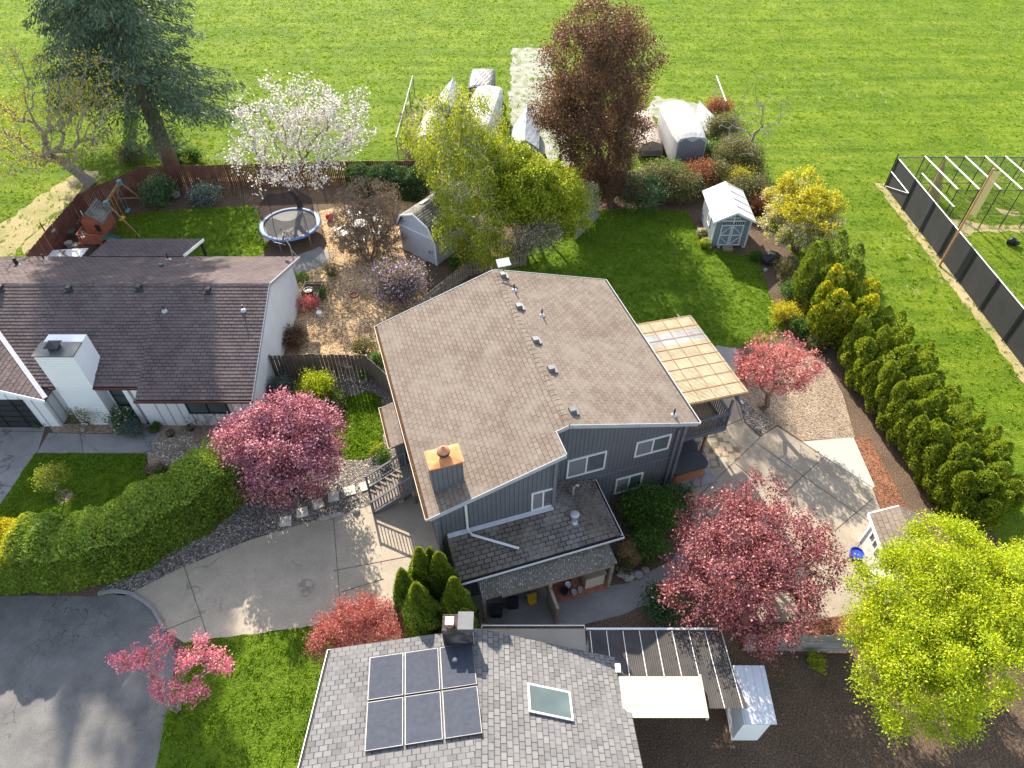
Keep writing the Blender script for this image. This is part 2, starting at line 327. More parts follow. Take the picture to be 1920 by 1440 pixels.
def corrug(name, c, lich, alpha=1.0, step=.076, see=.35):
    k = N(name); sx = k.n('ShaderNodeSeparateXYZ'); k.l(k.coord('UV'), sx.inputs[0]); m = k.n('ShaderNodeMath', operation='MULTIPLY'); m.inputs[1].default_value = 2 * math.pi / step; k.l(sx.outputs[0], m.inputs[0])
    sn = k.n('ShaderNodeMath', operation='SINE'); k.l(m.outputs[0], sn.inputs[0]); k.bump(sn.outputs[0], .7, .02)
    c0 = k.ramp(k.noise(1.2, 5), [(.3, tuple(x * .6 for x in c)), (.7, c)])
    if lich:
        mp = k.n('ShaderNodeMapping'); mp.inputs['Scale'].default_value = (1, .4, 1); k.l(k.coord('UV'), mp.inputs[0]); c0 = k.mix(k.ramp(k.noise(22, 4, mp.outputs[0]), [(.56, (0, 0, 0)), (.63, (1, 1, 1))]), c0, lich); c0 = k.mix(k.ramp(k.noise(2.2, 4), [(.52, (0, 0, 0)), (.7, (.8, .8, .8))]), c0, (.10, .095, .05))
    k.col(c0)
    if alpha < 1:
        tr = k.n('ShaderNodeBsdfTranslucent'); ms = k.n('ShaderNodeMixShader'); ms.inputs[0].default_value = 1 - alpha; k.l(c0, tr.inputs[0])
        k.l(k.b.outputs[0], ms.inputs[1]); k.l(tr.outputs[0], ms.inputs[2])
        tp = k.n('ShaderNodeBsdfTransparent'); k.l(c0, tp.inputs[0]); m3 = k.n('ShaderNodeMixShader'); m3.inputs[0].default_value = see; k.l(ms.outputs[0], m3.inputs[1]); k.l(tp.outputs[0], m3.inputs[2]); k.l(m3.outputs[0], k.out.inputs[0])
    return k.m
M['lean'] = corrug('lichen_corrugated_sheet', (.15, .135, .115), (.42, .41, .37))
M['fiber'] = corrug('yellowed_fibreglass', (.74, .64, .44), None, .65, see=.22); M['fiberw'] = corrug('new_clear_sheet', (.82, .82, .82), None, .6)
M['poly'] = corrug('smoked_polycarbonate', (.13, .12, .115), None, .75, .076, .2)
# foliage
L = {}
L['maple'] = leafmat('red_maple_leaves', [(.10, .02, .034), (.20, .055, .072), (.32, .11, .125), (.44, .215, .215)], 0.25, (1.3, .8, .75))
L['plum'] = leafmat('plum_maple_leaves', [(.15, .04, .075), (.28, .095, .14), (.42, .19, .235), (.56, .34, .37)], 0.25, (1.2, .7, .8))
L['salmon'] = leafmat('salmon_maple_leaves', [(.24, .065, .065), (.36, .125, .115), (.45, .20, .175), (.30, .10, .09)], 0.35, (1.3, .8, .7))
L['pink'] = leafmat('pink_blossoms', [(.40, .10, .11), (.52, .18, .175), (.46, .14, .16), (.60, .29, .27)], 0.35, (1.2, .9, .9))
L['magenta'] = leafmat('magenta_blossoms', [(.42, .08, .22), (.66, .26, .30), (.72, .34, .32), (.55, .14, .26)], .35, (1.2, .9, .9))
L['lime'] = leafmat('lime_leaves', [(.16, .235, .004), (.30, .37, .007), (.42, .44, .010), (.21, .30, .005)], 0.35, (1.5, 1.4, .7))
L['spring'] = leafmat('spring_green_leaves', [(.12, .17, .010), (.24, .30, .016), (.38, .40, .025), (.17, .23, .014)], 0.35)
L['willow'] = leafmat('pale_birch_leaves', [(.13, .17, .016), (.24, .29, .025), (.36, .37, .05), (.18, .23, .02)], 0.35)
L['yellow'] = leafmat('golden_leaves', [(.24, .25, .012), (.40, .37, .018), (.17, .20, .012), (.52, .45, .04)], 0.42, (1.4, 1.3, .7))
L['whitebl'] = leafmat('white_blossoms', [(.42, .40, .40), (.60, .58, .58), (.36, .34, .36), (.66, .64, .62)], 0.3, (1.0, 1.0, 1.0))
L['lilac'] = leafmat('lilac_blossoms', [(.26, .17, .42), (.42, .28, .56), (.50, .30, .50), (.60, .45, .62)], .3, (1, 1, 1))
L['purple'] = leafmat('bronze_leaves', [(.06, .032, .022), (.13, .075, .045), (.19, .11, .06), (.09, .05, .035)], .3, (1.4, 1.1, .8))
L['olive'] = leafmat('olive_leaves', [(.05, .06, .022), (.09, .105, .035), (.14, .14, .05), (.18, .16, .075)], .3)
L['dark'] = leafmat('dark_evergreen_leaves', [(.02, .05, .022), (.04, .085, .034), (.065, .12, .045), (.10, .16, .065)], 0.2)
L['mid'] = leafmat('mid_green_leaves', [(.03, .075, .014), (.06, .13, .018), (.10, .19, .025), (.05, .11, .018)], .35)
L['arb'] = leafmat('arborvitae_sprays', [(.09, .145, .012), (.13, .20, .016), (.18, .25, .02), (.25, .29, .03)], 0.3, (1.5, 1.35, .8))
L['arbdark'] = leafmat('deep_arborvitae_sprays', [(.05, .09, .012), (.08, .125, .016), (.115, .165, .02), (.16, .20, .022)], 0.3)
L['hedge'] = leafmat('hedge_sprays', [(.09, .15, .025), (.14, .22, .035), (.19, .28, .042), (.26, .34, .05)], 0.3)
L['gold'] = leafmat('golden_hedge_sprays', [(.30, .28, .01), (.42, .36, .012), (.24, .26, .012), (.5, .42, .02)], .3)
L['cypress'] = leafmat('cypress_sprays', [(.05, .11, .016), (.08, .16, .022), (.12, .21, .03), (.20, .27, .03)], .25)
L['conifer'] = leafmat('fir_needles', [(.03, .065, .045), (.05, .095, .065), (.08, .13, .085), (.12, .16, .10)], 0.2, (1.2, 1.2, .9))
L['brown'] = leafmat('brown_buds', [(.13, .095, .065), (.21, .155, .11), (.28, .21, .155)], 0.3, (1, 1, 1))
L['blueg'] = leafmat('blue_green_leaves', [(.05, .085, .085), (.09, .14, .14), (.16, .21, .21), (.06, .10, .08)], .25)
L['rust'] = leafmat('rusty_leaves', [(.20, .05, .03), (.30, .10, .05), (.16, .10, .05)], .3)
L['straw'] = leafmat('dry_straw', [(.30, .20, .09), (.42, .31, .16), (.22, .14, .07)], .3)
BK = {'grey': barkmat('grey_bark', (.30, .26, .23)), 'brown': barkmat('brown_bark', (.17, .115, .08)), 'tan': barkmat('tan_bark', (.24, .18, .125)), 'dark': barkmat('dark_bark', (.09, .065, .05)), 'white': barkmat('pale_bark', (.45, .42, .40))}

# ------------------------------------------------------------------ ground sheets
from mathutils.geometry import tessellate_polygon
LAYER = {}
def inpoly(x, y, poly):
    c = np.zeros(len(x), bool); n = len(poly); j = n - 1
    for i in range(n):
        xi, yi = poly[i][:2]; xj, yj = poly[j][:2]
        t = ((yi > y) != (yj > y)); c ^= t & (x < (xj - xi) * (y - yi) / ((yj - yi) or 1e-9) + xi); j = i
    return c
def rough_outline(pts, amp, seed, step=.5):
    rg = random.Random(seed); out = []
    for i in range(len(pts)):
        a, b = pts[i], pts[(i + 1) % len(pts)]; n = max(1, min(60, int((b - a).length / step)))
        d = (b - a).normalized() if (b - a).length > 1e-6 else Vector((1, 0, 0)); nn = Vector((-d.y, d.x, 0))
        for k in range(n): out.append(a.lerp(b, k / n) + (nn * rg.uniform(-amp, amp) if k else Vector((0, 0, 0))))
    return out
def sheet(name, px, mat, lvl, kind='structure', amp=0.0, world=False, lab=None):
    pts = [Vector((*p, 0)) for p in px] if world else [G(*p) for p in px]
    if amp: pts = rough_outline(pts, amp, len(px) * 7 + lvl)
    LAYER[name] = pts; z = .004 * lvl
    me = bpy.data.meshes.new(name); me.from_pydata([(p.x, p.y, z) for p in pts], [], [t[::-1] for t in tessellate_polygon([pts])]); me.update()
    bm_flip(me)
    me.materials.append(mat); o = bpy.data.objects.new(name, me); COL.objects.link(o); o['kind'] = kind
    return o
def bm_flip(me):
    s = sum(p.normal.z * p.area for p in me.polygons)
    if s < 0: me.flip_normals()
sheet('ground', [(-260, -60), (260, -60), (260, 420), (-260, 420)], M['field'], 0, world=True)
sheet('garden_soil', [(-700, 560), (0, 560), (45, 482), (145, 400), (217, 365), (265, 350), (420, 347), (655, 340), (800, 338), (1000, 335), (1120, 345), (1200, 318), (1300, 318), (1400, 330), (1440, 420), (1480, 470), (1560, 560), (1612, 650), (1700, 770), (1760, 860), (1850, 990), (1950, 1110), (2150, 1560), (-700, 1700)], M['soil'], 1, amp=.15)
sheet('dirt_track', [(0, 505), (-150, 640), (-260, 560), (0, 420), (60, 380), (110, 345), (160, 318), (200, 330), (140, 370), (60, 440)], M['path_dirt'], 2, amp=.3)
sheet('fence_line_path', [(45, 478), (145, 396), (217, 362), (265, 346), (420, 343), (655, 336), (655, 328), (420, 332), (265, 330), (215, 345), (140, 378), (40, 460)], M['path_dirt'], 2, amp=.2)
sheet('gravel_lane', [(958, 335), (955, 181), (960, 90), (1035, 90), (1040, 181), (1085, 335), (1130, 340), (940, 345)], M['track'], 2, amp=.25)
sheet('gravel_patch', [(1225, 180), (1310, 195), (1330, 225), (1280, 245), (1215, 215)], M['track'], 2, amp=.4)
sheet('storage_dirt', [(770, 330), (765, 190), (800, 181), (935, 181), (950, 335)], M['path_dirt'], 2, amp=.3)
sheet('lawn_by_swing_set', [(225, 405), (300, 396), (470, 386), (487, 400), (492, 440), (505, 465), (480, 490), (190, 500)], M['lawn'], 2, amp=.1)
sheet('leaf_litter_yard', [(590, 400), (640, 385), (770, 370), (800, 400), (800, 520), (800, 580), (730, 640), (735, 668), (515, 668), (560, 560), (568, 495), (600, 480), (612, 460)], M['litter'], 2, amp=.15)
sheet('garden_path', [(535, 500), (560, 478), (600, 462), (625, 480), (600, 500), (560, 515)], M['path_gravel'], 3, amp=.1)
sheet('back_lawn', [(915, 520), (990, 465), (1085, 398), (1180, 390), (1290, 396), (1312, 440), (1330, 468), (1405, 478), (1425, 500), (1447, 560), (1475, 615), (1450, 640), (1380, 652), (1340, 652), (1240, 650), (1150, 720), (950, 720)], M['lawn'], 2, amp=.08)
sheet('front_gravel', [(600, 700), (745, 690), (800, 935), (740, 945), (690, 952), (600, 985), (480, 1005), (360, 1060), (235, 1117), (180, 1112), (420, 960), (500, 905), (555, 850)], M['gravel'], 2)
sheet('front_lawn_patch', [(645, 747), (690, 733), (714, 745), (722, 790), (716, 838), (690, 860), (650, 862), (630, 852), (624, 800)], M['lawn'], 3, amp=.06)
sheet('street', [(-700, 1113), (180, 1118), (245, 1112), (285, 1140), (310, 1182), (330, 1225), (320, 1300), (280, 1500), (-700, 1700)], M['asphalt'], 2)
sheet('driveway', [(245, 1112), (340, 1065), (470, 1012), (560, 985), (640, 965), (720, 940), (800, 925), (900, 1060), (910, 1180), (760, 1150), (560, 1178), (430, 1195), (345, 1205), (308, 1180), (283, 1140)], M['drive'], 3)
sheet('street_corner_lawn', [(345, 1205), (430, 1195), (560, 1178), (640, 1165), (660, 1230), (640, 1500), (270, 1540), (320, 1300)], M['lawn'], 3, amp=.05)
sheet('neighbour_driveway', [(-500, 797), (86, 797), (70, 850), (0, 947), (-140, 1085), (-500, 1085)], M['walk'], 3)
sheet('neighbour_walk', [(90, 812), (240, 815), (262, 812), (272, 795), (303, 795), (300, 815), (285, 850), (68, 850)], M['walk'], 4)
sheet('neighbour_front_lawn', [(66, 850), (273, 851), (282, 905), (300, 935), (200, 1000), (0, 1005), (-60, 1005), (0, 946)], M['lawn'], 4, amp=.03)
sheet('front_bark_bed', [(90, 795), (470, 795), (445, 850), (390, 880), (310, 930), (283, 905), (275, 851), (300, 815), (240, 813), (100, 811)], M['bark'], 2)
sheet('tree_ring_mulch', [(102, 935), (108, 922), (122, 916), (136, 920), (137, 932), (125, 942), (110, 945)], M['bark'], 5)
sheet('side_gravel_path', [(885, 1185), (900, 1100), (1040, 1095), (1130, 1105), (1190, 1087), (1260, 1050), (1300, 990), (1330, 1010), (1270, 1090), (1215, 1132), (1150, 1157), (1080, 1175)], M['path_gravel'], 2, amp=.06)
sheet('patio', [(1235, 905), (1270, 780), (1320, 740), (1345, 650), (1380, 653), (1384, 750), (1396, 793), (1425, 820), (1458, 799), (1503, 828), (1600, 820), (1650, 955), (1720, 1060), (1612, 1155), (1540, 1166), (1390, 1166), (1290, 1010), (1300, 950)], M['patio'], 3)
sheet('new_slab', [(1506, 828), (1600, 820), (1640, 912), (1634, 918), (1545, 856)], M['newslab'], 4)
sheet('flagstone_patch', [(1280, 800), (1358, 796), (1393, 858), (1335, 880), (1310, 870), (1285, 850)], M['flag'], 4)
sheet('mulch_mound', [(1384, 745), (1400, 700), (1450, 660), (1545, 670), (1580, 740), (1603, 820), (1503, 827), (1458, 797), (1425, 818), (1397, 791)], M['bark'], 5)
sheet('river_rock_border', [(1384, 752), (1400, 755), (1420, 775), (1450, 795), (1425, 818), (1397, 791)], M['gravel'], 6)
sheet('side_path_dark', [(1330, 655), (1345, 648), (1385, 655), (1385, 690), (1340, 690)], M['walk'], 5)
sheet('red_mulch_strip', [(1602, 820), (1630, 820), (1700, 950), (1730, 1000), (1690, 1010), (1652, 955)], M['redmulch'], 2)
sheet('red_mulch_bed', [(1500, 1170), (1540, 1160), (1612, 1150), (1640, 1190), (1600, 1195), (1500, 1190)], M['redmulch'], 5)
# concrete joints as real grooves filled dark
jm = plain('joint_filler', (.10, .088, .072), .9)
jb = MB()
for a, b in (((1425, 820), (1310, 930)), ((1418, 830), (1560, 930)), ((1560, 930), (1640, 985)), ((1546, 856), (1475, 920)), ((1458, 799), (1545, 856)), ((1545, 856), (1636, 914)), ((1365, 700), (1392, 793)), ((1378, 868), (1410, 895)), ((1636, 935), (1565, 995)), ((1358, 800), (1394, 784)), ((1475, 920), (1420, 990)), ((1640, 985), (1580, 1060))):
    p, q = G(*a, .018), G(*b, .018); jb.beam(p, q, .026, .012)
for a, b in (((345, 1062), (385, 1180)), ((385, 1180), (388, 1200)), ((308, 1182), (375, 1155)), ((625, 970), (640, 1166)), ((625, 1070), (780, 1040)), ((640, 1110), (720, 1085)), ((150, 812), (156, 850)), ((265, 815), (285, 850)), ((0, 910), (25, 912)), ((90, 812), (68, 850)), ((0, 809), (85, 809))):
    p, q = G(*a, .022), G(*b, .022); jb.beam(p, q, .018, .01)
o = bpy.data.objects.new('pavement_joints', jb.mesh('pavement_joints', (0, 0, 0))); o.data.materials.append(jm); COL.objects.link(o); o['kind'] = 'structure'
kb = MB(); kp = [G(*q) for q in ((185, 1114), (215, 1108), (245, 1113), (270, 1128), (288, 1143), (300, 1165), (310, 1182))]
for a, b in zip(kp, kp[1:]): kb.beam(a + Vector((0, 0, .05)), b + Vector((0, 0, .05)), .14, .1)
o = bpy.data.objects.new('kerb', kb.mesh('kerb', (0, 0, 0))); o.data.materials.append(M['walk']); COL.objects.link(o); o['kind'] = 'structure'

def blades(name, poly, n, h, w, mat, excl=(), box=None, z=.004):
    xs = [p[0] for p in poly]; ys = [p[1] for p in poly]; x0, x1, y0, y1 = box or (min(xs), max(xs), min(ys), max(ys))
    tuft = 9; x = RNG.uniform(x0, x1, n // tuft); y = RNG.uniform(y0, y1, n // tuft); ts = RNG.uniform(.45, 1.5, n // tuft)
    x = np.repeat(x, tuft) + RNG.normal(0, w * 1.3, len(x) * tuft); y = np.repeat(y, tuft) + RNG.normal(0, w * 1.3, len(y) * tuft); ts = np.repeat(ts, tuft); k = inpoly(x, y, poly)
    for e in excl: k &= ~inpoly(x, y, e)
    ts = ts[k]
    x, y = x[k], y[k]; n = len(x)
    cl = np.sin(x * 2.1 + np.sin(y * 1.7)) * np.sin(y * 2.6 + np.sin(x * 1.3) * 2)
    hh = h * ts * RNG.uniform(.5, 1.3, n) * (1 + .45 * cl); th = RNG.uniform(0, 2 * np.pi, n); ln = RNG.uniform(.2, 1.1, n) * hh; t2 = RNG.uniform(0, 2 * np.pi, n)
    V = np.zeros((n, 3, 3)); cx, sx = np.cos(th) * w / 2, np.sin(th) * w / 2
    V[:, 0] = np.stack([x - cx, y - sx, np.full(n, z)], 1); V[:, 1] = np.stack([x + cx, y + sx, np.full(n, z)], 1)
    V[:, 2] = np.stack([x + ln * np.cos(t2), y + ln * np.sin(t2), z + hh], 1)
    me = npmesh(name, V.reshape(-1, 3), 3); me.materials.append(mat)
    o = bpy.data.objects.new(name, me); COL.objects.link(o); o['kind'] = 'stuff'; return o
bigp = [(-62, 26), (62, 12), (62, 90), (-62, 90)]
blades('field_grass', bigp, 560000, .105, .05, M['blade_field'], [LAYER['garden_soil'], LAYER['dirt_track'], LAYER['fence_line_path'], LAYER['gravel_patch'], LAYER['gravel_lane'], LAYER['storage_dirt']])
blades('lane_grass', [(p.x, p.y) for p in LAYER['gravel_lane']], 2500, .12, .08, M['blade_field'])
blades('weedy_grass', [(p.x, p.y) for p in LAYER['storage_dirt']], 14000, .2, .06, M['blade_field'])
blades('track_grass', [(p.x, p.y) for p in LAYER['dirt_track']], 5000, .1, .05, M['blade_field'])
for nm, n in (('lawn_by_swing_set', 30000), ('back_lawn', 90000), ('front_lawn_patch', 9000), ('street_corner_lawn', 14000), ('neighbour_front_lawn', 20000)):
    blades(nm.replace('lawn', 'grass'), [(p.x, p.y) for p in LAYER[nm]], n, .085, .045, M['blade_lawn'], z=.012)

# ------------------------------------------------------------------ vegetation generators
def unit(a): return a / np.maximum(np.linalg.norm(a, axis=-1, keepdims=True), 1e-9)
def leafquads(P, D, s, asp):
    n = len(P); D = unit(D); S = unit(np.cross(D, RNG.normal(size=(n, 3)))); s = (s * RNG.uniform(.6, 1.35, n))[:, None]
    V = np.empty((n, 4, 3)); V[:, 0] = P - D * s / 2; V[:, 1] = P + S * s * asp / 2; V[:, 2] = P + D * s / 2; V[:, 3] = P - S * s * asp / 2
    return V.reshape(-1, 3)
def sticks(name, p, q, rp, rq, n=5):
    d = unit(q - p); u = unit(np.cross(d, np.array([.33, .21, .92]))); w = np.cross(d, u); m = len(p); V = np.empty((m, n, 4, 3))
    for j in range(n):
        a0, a1 = 2 * np.pi * j / n, 2 * np.pi * (j + 1) / n
        e0 = u * math.cos(a0) + w * math.sin(a0); e1 = u * math.cos(a1) + w * math.sin(a1)
        V[:, j, 0] = p + e0 * rp[:, None]; V[:, j, 1] = p + e1 * rp[:, None]; V[:, j, 2] = q + e1 * rq[:, None]; V[:, j, 3] = q + e0 * rq[:, None]
    return npmesh(name, V.reshape(-1, 3), 4)
def skeleton(name, base, cents, th, r0, stems=1, lean=(0, 0), rmin=.008, spread=.35, flare=1.0):
    P = []; par = []; PL = []; rg = random.Random(int(abs(base[0] * 31 + base[1] * 17)) + 3)
    for s in range(stems):
        a = 2 * math.pi * s / stems + rg.random(); off = np.array([math.cos(a), math.sin(a), 0]) * (spread if stems > 1 else 0)
        prev = -1
        for k in range(4):
            t = k / 3; P.append(np.array([lean[0] * t + rg.uniform(-.04, .04), lean[1] * t + rg.uniform(-.04, .04), th * t]) + off * (.25 + t)); par.append(prev); PL.append(th * t * .5); prev = len(P) - 1
    top = np.mean([P[4 * s + 3] for s in range(stems)], 0)
    for i in np.argsort(np.linalg.norm(cents - top, axis=1)):
        c = cents[i]; A = np.array(P); d = np.linalg.norm(A - c, axis=1) + .55 * np.array(PL) + 1.1 * np.maximum(0, A[:, 2] - c[2] + .1) + .5 * np.maximum(0, th * .6 - A[:, 2]); j = int(np.argmin(d)); a = P[j]; L_ = np.linalg.norm(c - a)
        nseg = 1 if L_ < .6 else 2 if L_ < 1.5 else 3; prev = j
        for k in range(1, nseg + 1):
            t = k / nseg; q = a + (c - a) * t + np.array([0, 0, .12 * L_ * math.sin(math.pi * t)])
            if k < nseg: q = q + np.array([rg.uniform(-1, 1) for _ in range(3)]) * .06 * L_
            P.append(q); par.append(prev); PL.append(PL[j] + L_ * t); prev = len(P) - 1
    P = np.array(P); par = np.array(par); cnt = np.ones(len(P))
    for i in range(len(P) - 1, -1, -1):
        if par[i] >= 0: cnt[par[i]] += cnt[i]
    r = np.maximum(rmin, r0 * (cnt / (cnt.max())) ** .62)
    k = par >= 0; rp = np.minimum(r[par[k]], r[k] * 1.6)
    lowest = (P[par[k]][:, 2] < .05); rp = np.where(lowest, rp * (1 + .35 * flare), rp)
    return sticks(name, P[par[k]], P[k], rp, r[k]), P, par
def crown_points(blobs, n, base, shell=.55, zmin=.25):
    vol = np.array([b[3] * b[4] * b[5] for b in blobs]); ch = RNG.choice(len(blobs), n, p=vol / vol.sum()); out = []
    for i, b in enumerate(blobs):
        m = int((ch == i).sum())
        if not m: continue
        d = unit(RNG.normal(size=(m, 3))); rad = RNG.uniform(0, 1, m) ** (1 / 3) * (1 - shell) + shell * RNG.uniform(.82, 1.05, m)
        lump = 1 + .12 * np.sin(d[:, 0] * 5 + i) * np.sin(d[:, 1] * 4 + 2 * i) + .08 * np.sin(d[:, 2] * 7 + d[:, 0] * 6)
        c = G(b[0], b[1], b[2]); c = np.array([c.x - base[0], c.y - base[1], b[2]])
        out.append(c + d * (rad * lump)[:, None] * np.array(b[3:6]))
    A = np.concatenate(out); A[:, 2] = np.maximum(A[:, 2], zmin + RNG.uniform(0, .3, len(A))); return A
def spray(C, lpc, rc, droop=0.0):
    P = np.repeat(C, lpc, 0); n = len(P); J = RNG.normal(size=(n, 3)) * rc * np.array([1, 1, .75]); 
    if droop: J = RNG.normal(size=(n, 3)) * rc * np.array([.5, .5, .4]); J[:, 2] -= RNG.uniform(0, 1, n) ** .8 * droop
    P = P + J; P[:, 2] = np.maximum(P[:, 2], .03)
    D = RNG.normal(size=(n, 3)) * .8 + unit(J) + np.array([0, 0, -1.2 if droop else -.1])
    return P, D
def tree(name, label, cat, px, py, blobs, leaf, bark='brown', ncl=160, lpc=90, ls=.12, rc=.28, th=1.2, r0=.14, stems=1, droop=0, asp=.6, extra=None, group=None, shell=.55, twigs=0, lean=(0, 0), rmin=.008, cname='crown', spread=.35, leafy=True, zmin=.3):
    b = G(px, py); t = thing(name, label, cat, b, group)
    C = crown_points(blobs, ncl, (b.x, b.y), shell, zmin)
    me, P, par = skeleton(name + '_trunk', (b.x, b.y), C, th, r0, stems, lean, rmin, spread)
    part('trunk', me, BK[bark], t)
    if twigs:
        q = np.repeat(C, twigs, 0); d = unit(RNG.normal(size=q.shape) + np.array([0, 0, .7])) * RNG.uniform(.25, .7, (len(q), 1)) * rc * 2.2
        part('twigs', sticks('twigs', q, q + d, np.full(len(q), rmin), np.full(len(q), rmin * .5), 3), BK[bark], t)
    if leafy and lpc:
        Q, D = spray(C, lpc, rc, droop); part(cname, npmesh(cname, leafquads(Q, D, ls, asp), 4), L[leaf], t)
    if extra:
        lf, n2, s2, nm, sel = extra
        Cs = C if sel is None else C[sel(C)]
        Q, D = spray(Cs, n2, rc * 1.05, droop); part(nm, npmesh(nm, leafquads(Q, D, s2, .8), 4), L[lf], t)
    return t
def shrub(name, label, cat, px, py, w, h, leaf, n=6000, ls=.09, d=None, ncl=40, bark='brown', rc=None, extra=None, group=None, asp=.55, stems=3, lift=.5):
    b = G(px, py); d = d or w
    p = [(px, py, h * lift, w / 2, d / 2, h * .5)]
    # crown sits straight above its own foot
    t = thing(name, label, cat, b, group); C = []
    dd = unit(RNG.normal(size=(ncl, 3))); dd[:, 2] = np.abs(dd[:, 2]) * RNG.choice([1, 1, 1, -.4], ncl); rad = RNG.uniform(.45, 1.0, ncl)[:, None]
    C = dd * rad * np.array([w / 2, d / 2, h * .55]) + np.array([0, 0, h * .42]); C[:, 2] = np.maximum(C[:, 2], .1)
    me, P, par = skeleton(name + '_stem', (b.x, b.y), C, h * .2, .03 + h * .012, stems, (0, 0), .006, .15); part('stem', me, BK[bark], t)
    rc = rc or .14 * (w + h) * .5
    if n:
        Q, D = spray(C, max(1, n // ncl), rc); part('foliage', npmesh('foliage', leafquads(Q, D, ls, asp), 4), L[leaf], t)
    if extra:
        lf, n2, s2, nm = extra; Q, D = spray(C, n2, rc * 1.05); part(nm, npmesh(nm, leafquads(Q, D, s2, .8), 4), L[lf], t)
    return t
def conelump(name, label, cat, base, h, r, leaf, n=9000, ls=.17, group=None, seed=0, prof=None, tipleaf=None, plumes=9, stem=.25, lean=(0, 0), plumed=0):
    t = thing(name, label, cat, base, group); rg = np.random.default_rng(seed + 5)
    prof = prof or (lambda s: (np.minimum(1, .55 + s * 1.6)) * np.sqrt(np.clip(1 - s ** 1.9, 0, 1)))
    s = rg.uniform(0, 1, n) ** .9; a = rg.uniform(0, 2 * np.pi, n); ph = rg.uniform(0, 6.28, 4)
    lump = lambda s, a: 1 + .15 * np.sin(a * plumes / 2 + ph[0] + s * 3) * np.cos(s * 11 + ph[1]) + .10 * np.sin(a * 5 + s * 17 + ph[2])
    dep = 1 - np.abs(rg.normal(0, .09, n))
    rr = r * prof(s) * lump(s, a) * dep
    z = stem * h * .3 + s * h * (1 - stem * .3) + rg.normal(0, .03, n)
    out = np.stack([np.cos(a), np.sin(a), np.zeros(n)], 1); P = out * rr[:, None]; P[:, 2] = z
    if plumed:
        m_ = plumed; ps = (np.arange(m_) + .5) / m_ * .74; pa = np.arange(m_) * 2.39996 + rg.uniform(0, 6, 1); pr = r * rg.uniform(.34, .46, m_); pl = h * rg.uniform(.34, .5, m_)
        idx = rg.integers(0, m_, n); t_ = rg.uniform(0, 1, n) ** .85; po = np.stack([np.cos(pa), np.sin(pa), np.zeros(m_)], 1); c0 = po * (r * prof(np.clip(ps + .05, 0, 1)) * .66)[:, None]; c0[:, 2] = stem * h * .3 + ps * h * (1 - stem * .3) - pl * .25
        ax_ = unit(po * .22 + np.array([0, 0, 1])); rad = pr[idx] * np.sin(np.pi * np.clip(.18 + t_ * .82, 0, 1)) ** .8 * (1 - np.abs(rg.normal(0, .12, n)))
        ro = unit(np.stack([np.cos(a), np.sin(a), rg.normal(0, .2, n)], 1)); P = c0[idx] + ax_[idx] * (pl[idx] * t_)[:, None] + ro * rad[:, None]; out = unit(ro + po[idx] * .5); s = t_
    P[:, 0] += lean[0] * s; P[:, 1] += lean[1] * s; P[:, 2] = np.maximum(P[:, 2], .05)
    D = out * .55 + np.array([0, 0, .95]) + rg.normal(size=(n, 3)) * .35
    tip = s > 2 if not tipleaf else (s + rg.normal(0, .10, n) > .78)
    part('foliage', npmesh('foliage', leafquads(P[~tip], D[~tip], ls, .42), 4), L[leaf], t)
    if tipleaf and tip.any(): part('yellow_tips', npmesh('yellow_tips', leafquads(P[tip], D[tip], ls * 1.0, .42), 4), L[tipleaf], t)  # sprays near the tips take the yellower leaf
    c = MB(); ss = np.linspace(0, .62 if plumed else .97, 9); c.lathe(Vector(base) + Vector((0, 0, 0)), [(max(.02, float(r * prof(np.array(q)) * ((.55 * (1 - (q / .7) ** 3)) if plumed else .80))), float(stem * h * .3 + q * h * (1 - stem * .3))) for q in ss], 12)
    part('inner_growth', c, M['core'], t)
    k = MB(); k.tube([base, Vector(base) + Vector((0, 0, h * .5))], [.09, .04], 7); part('trunk', k, BK['brown'], t)
    return t
M['core'] = plain('shaded_inner_foliage', (.045, .07, .015), .95, 0, .4, 6)
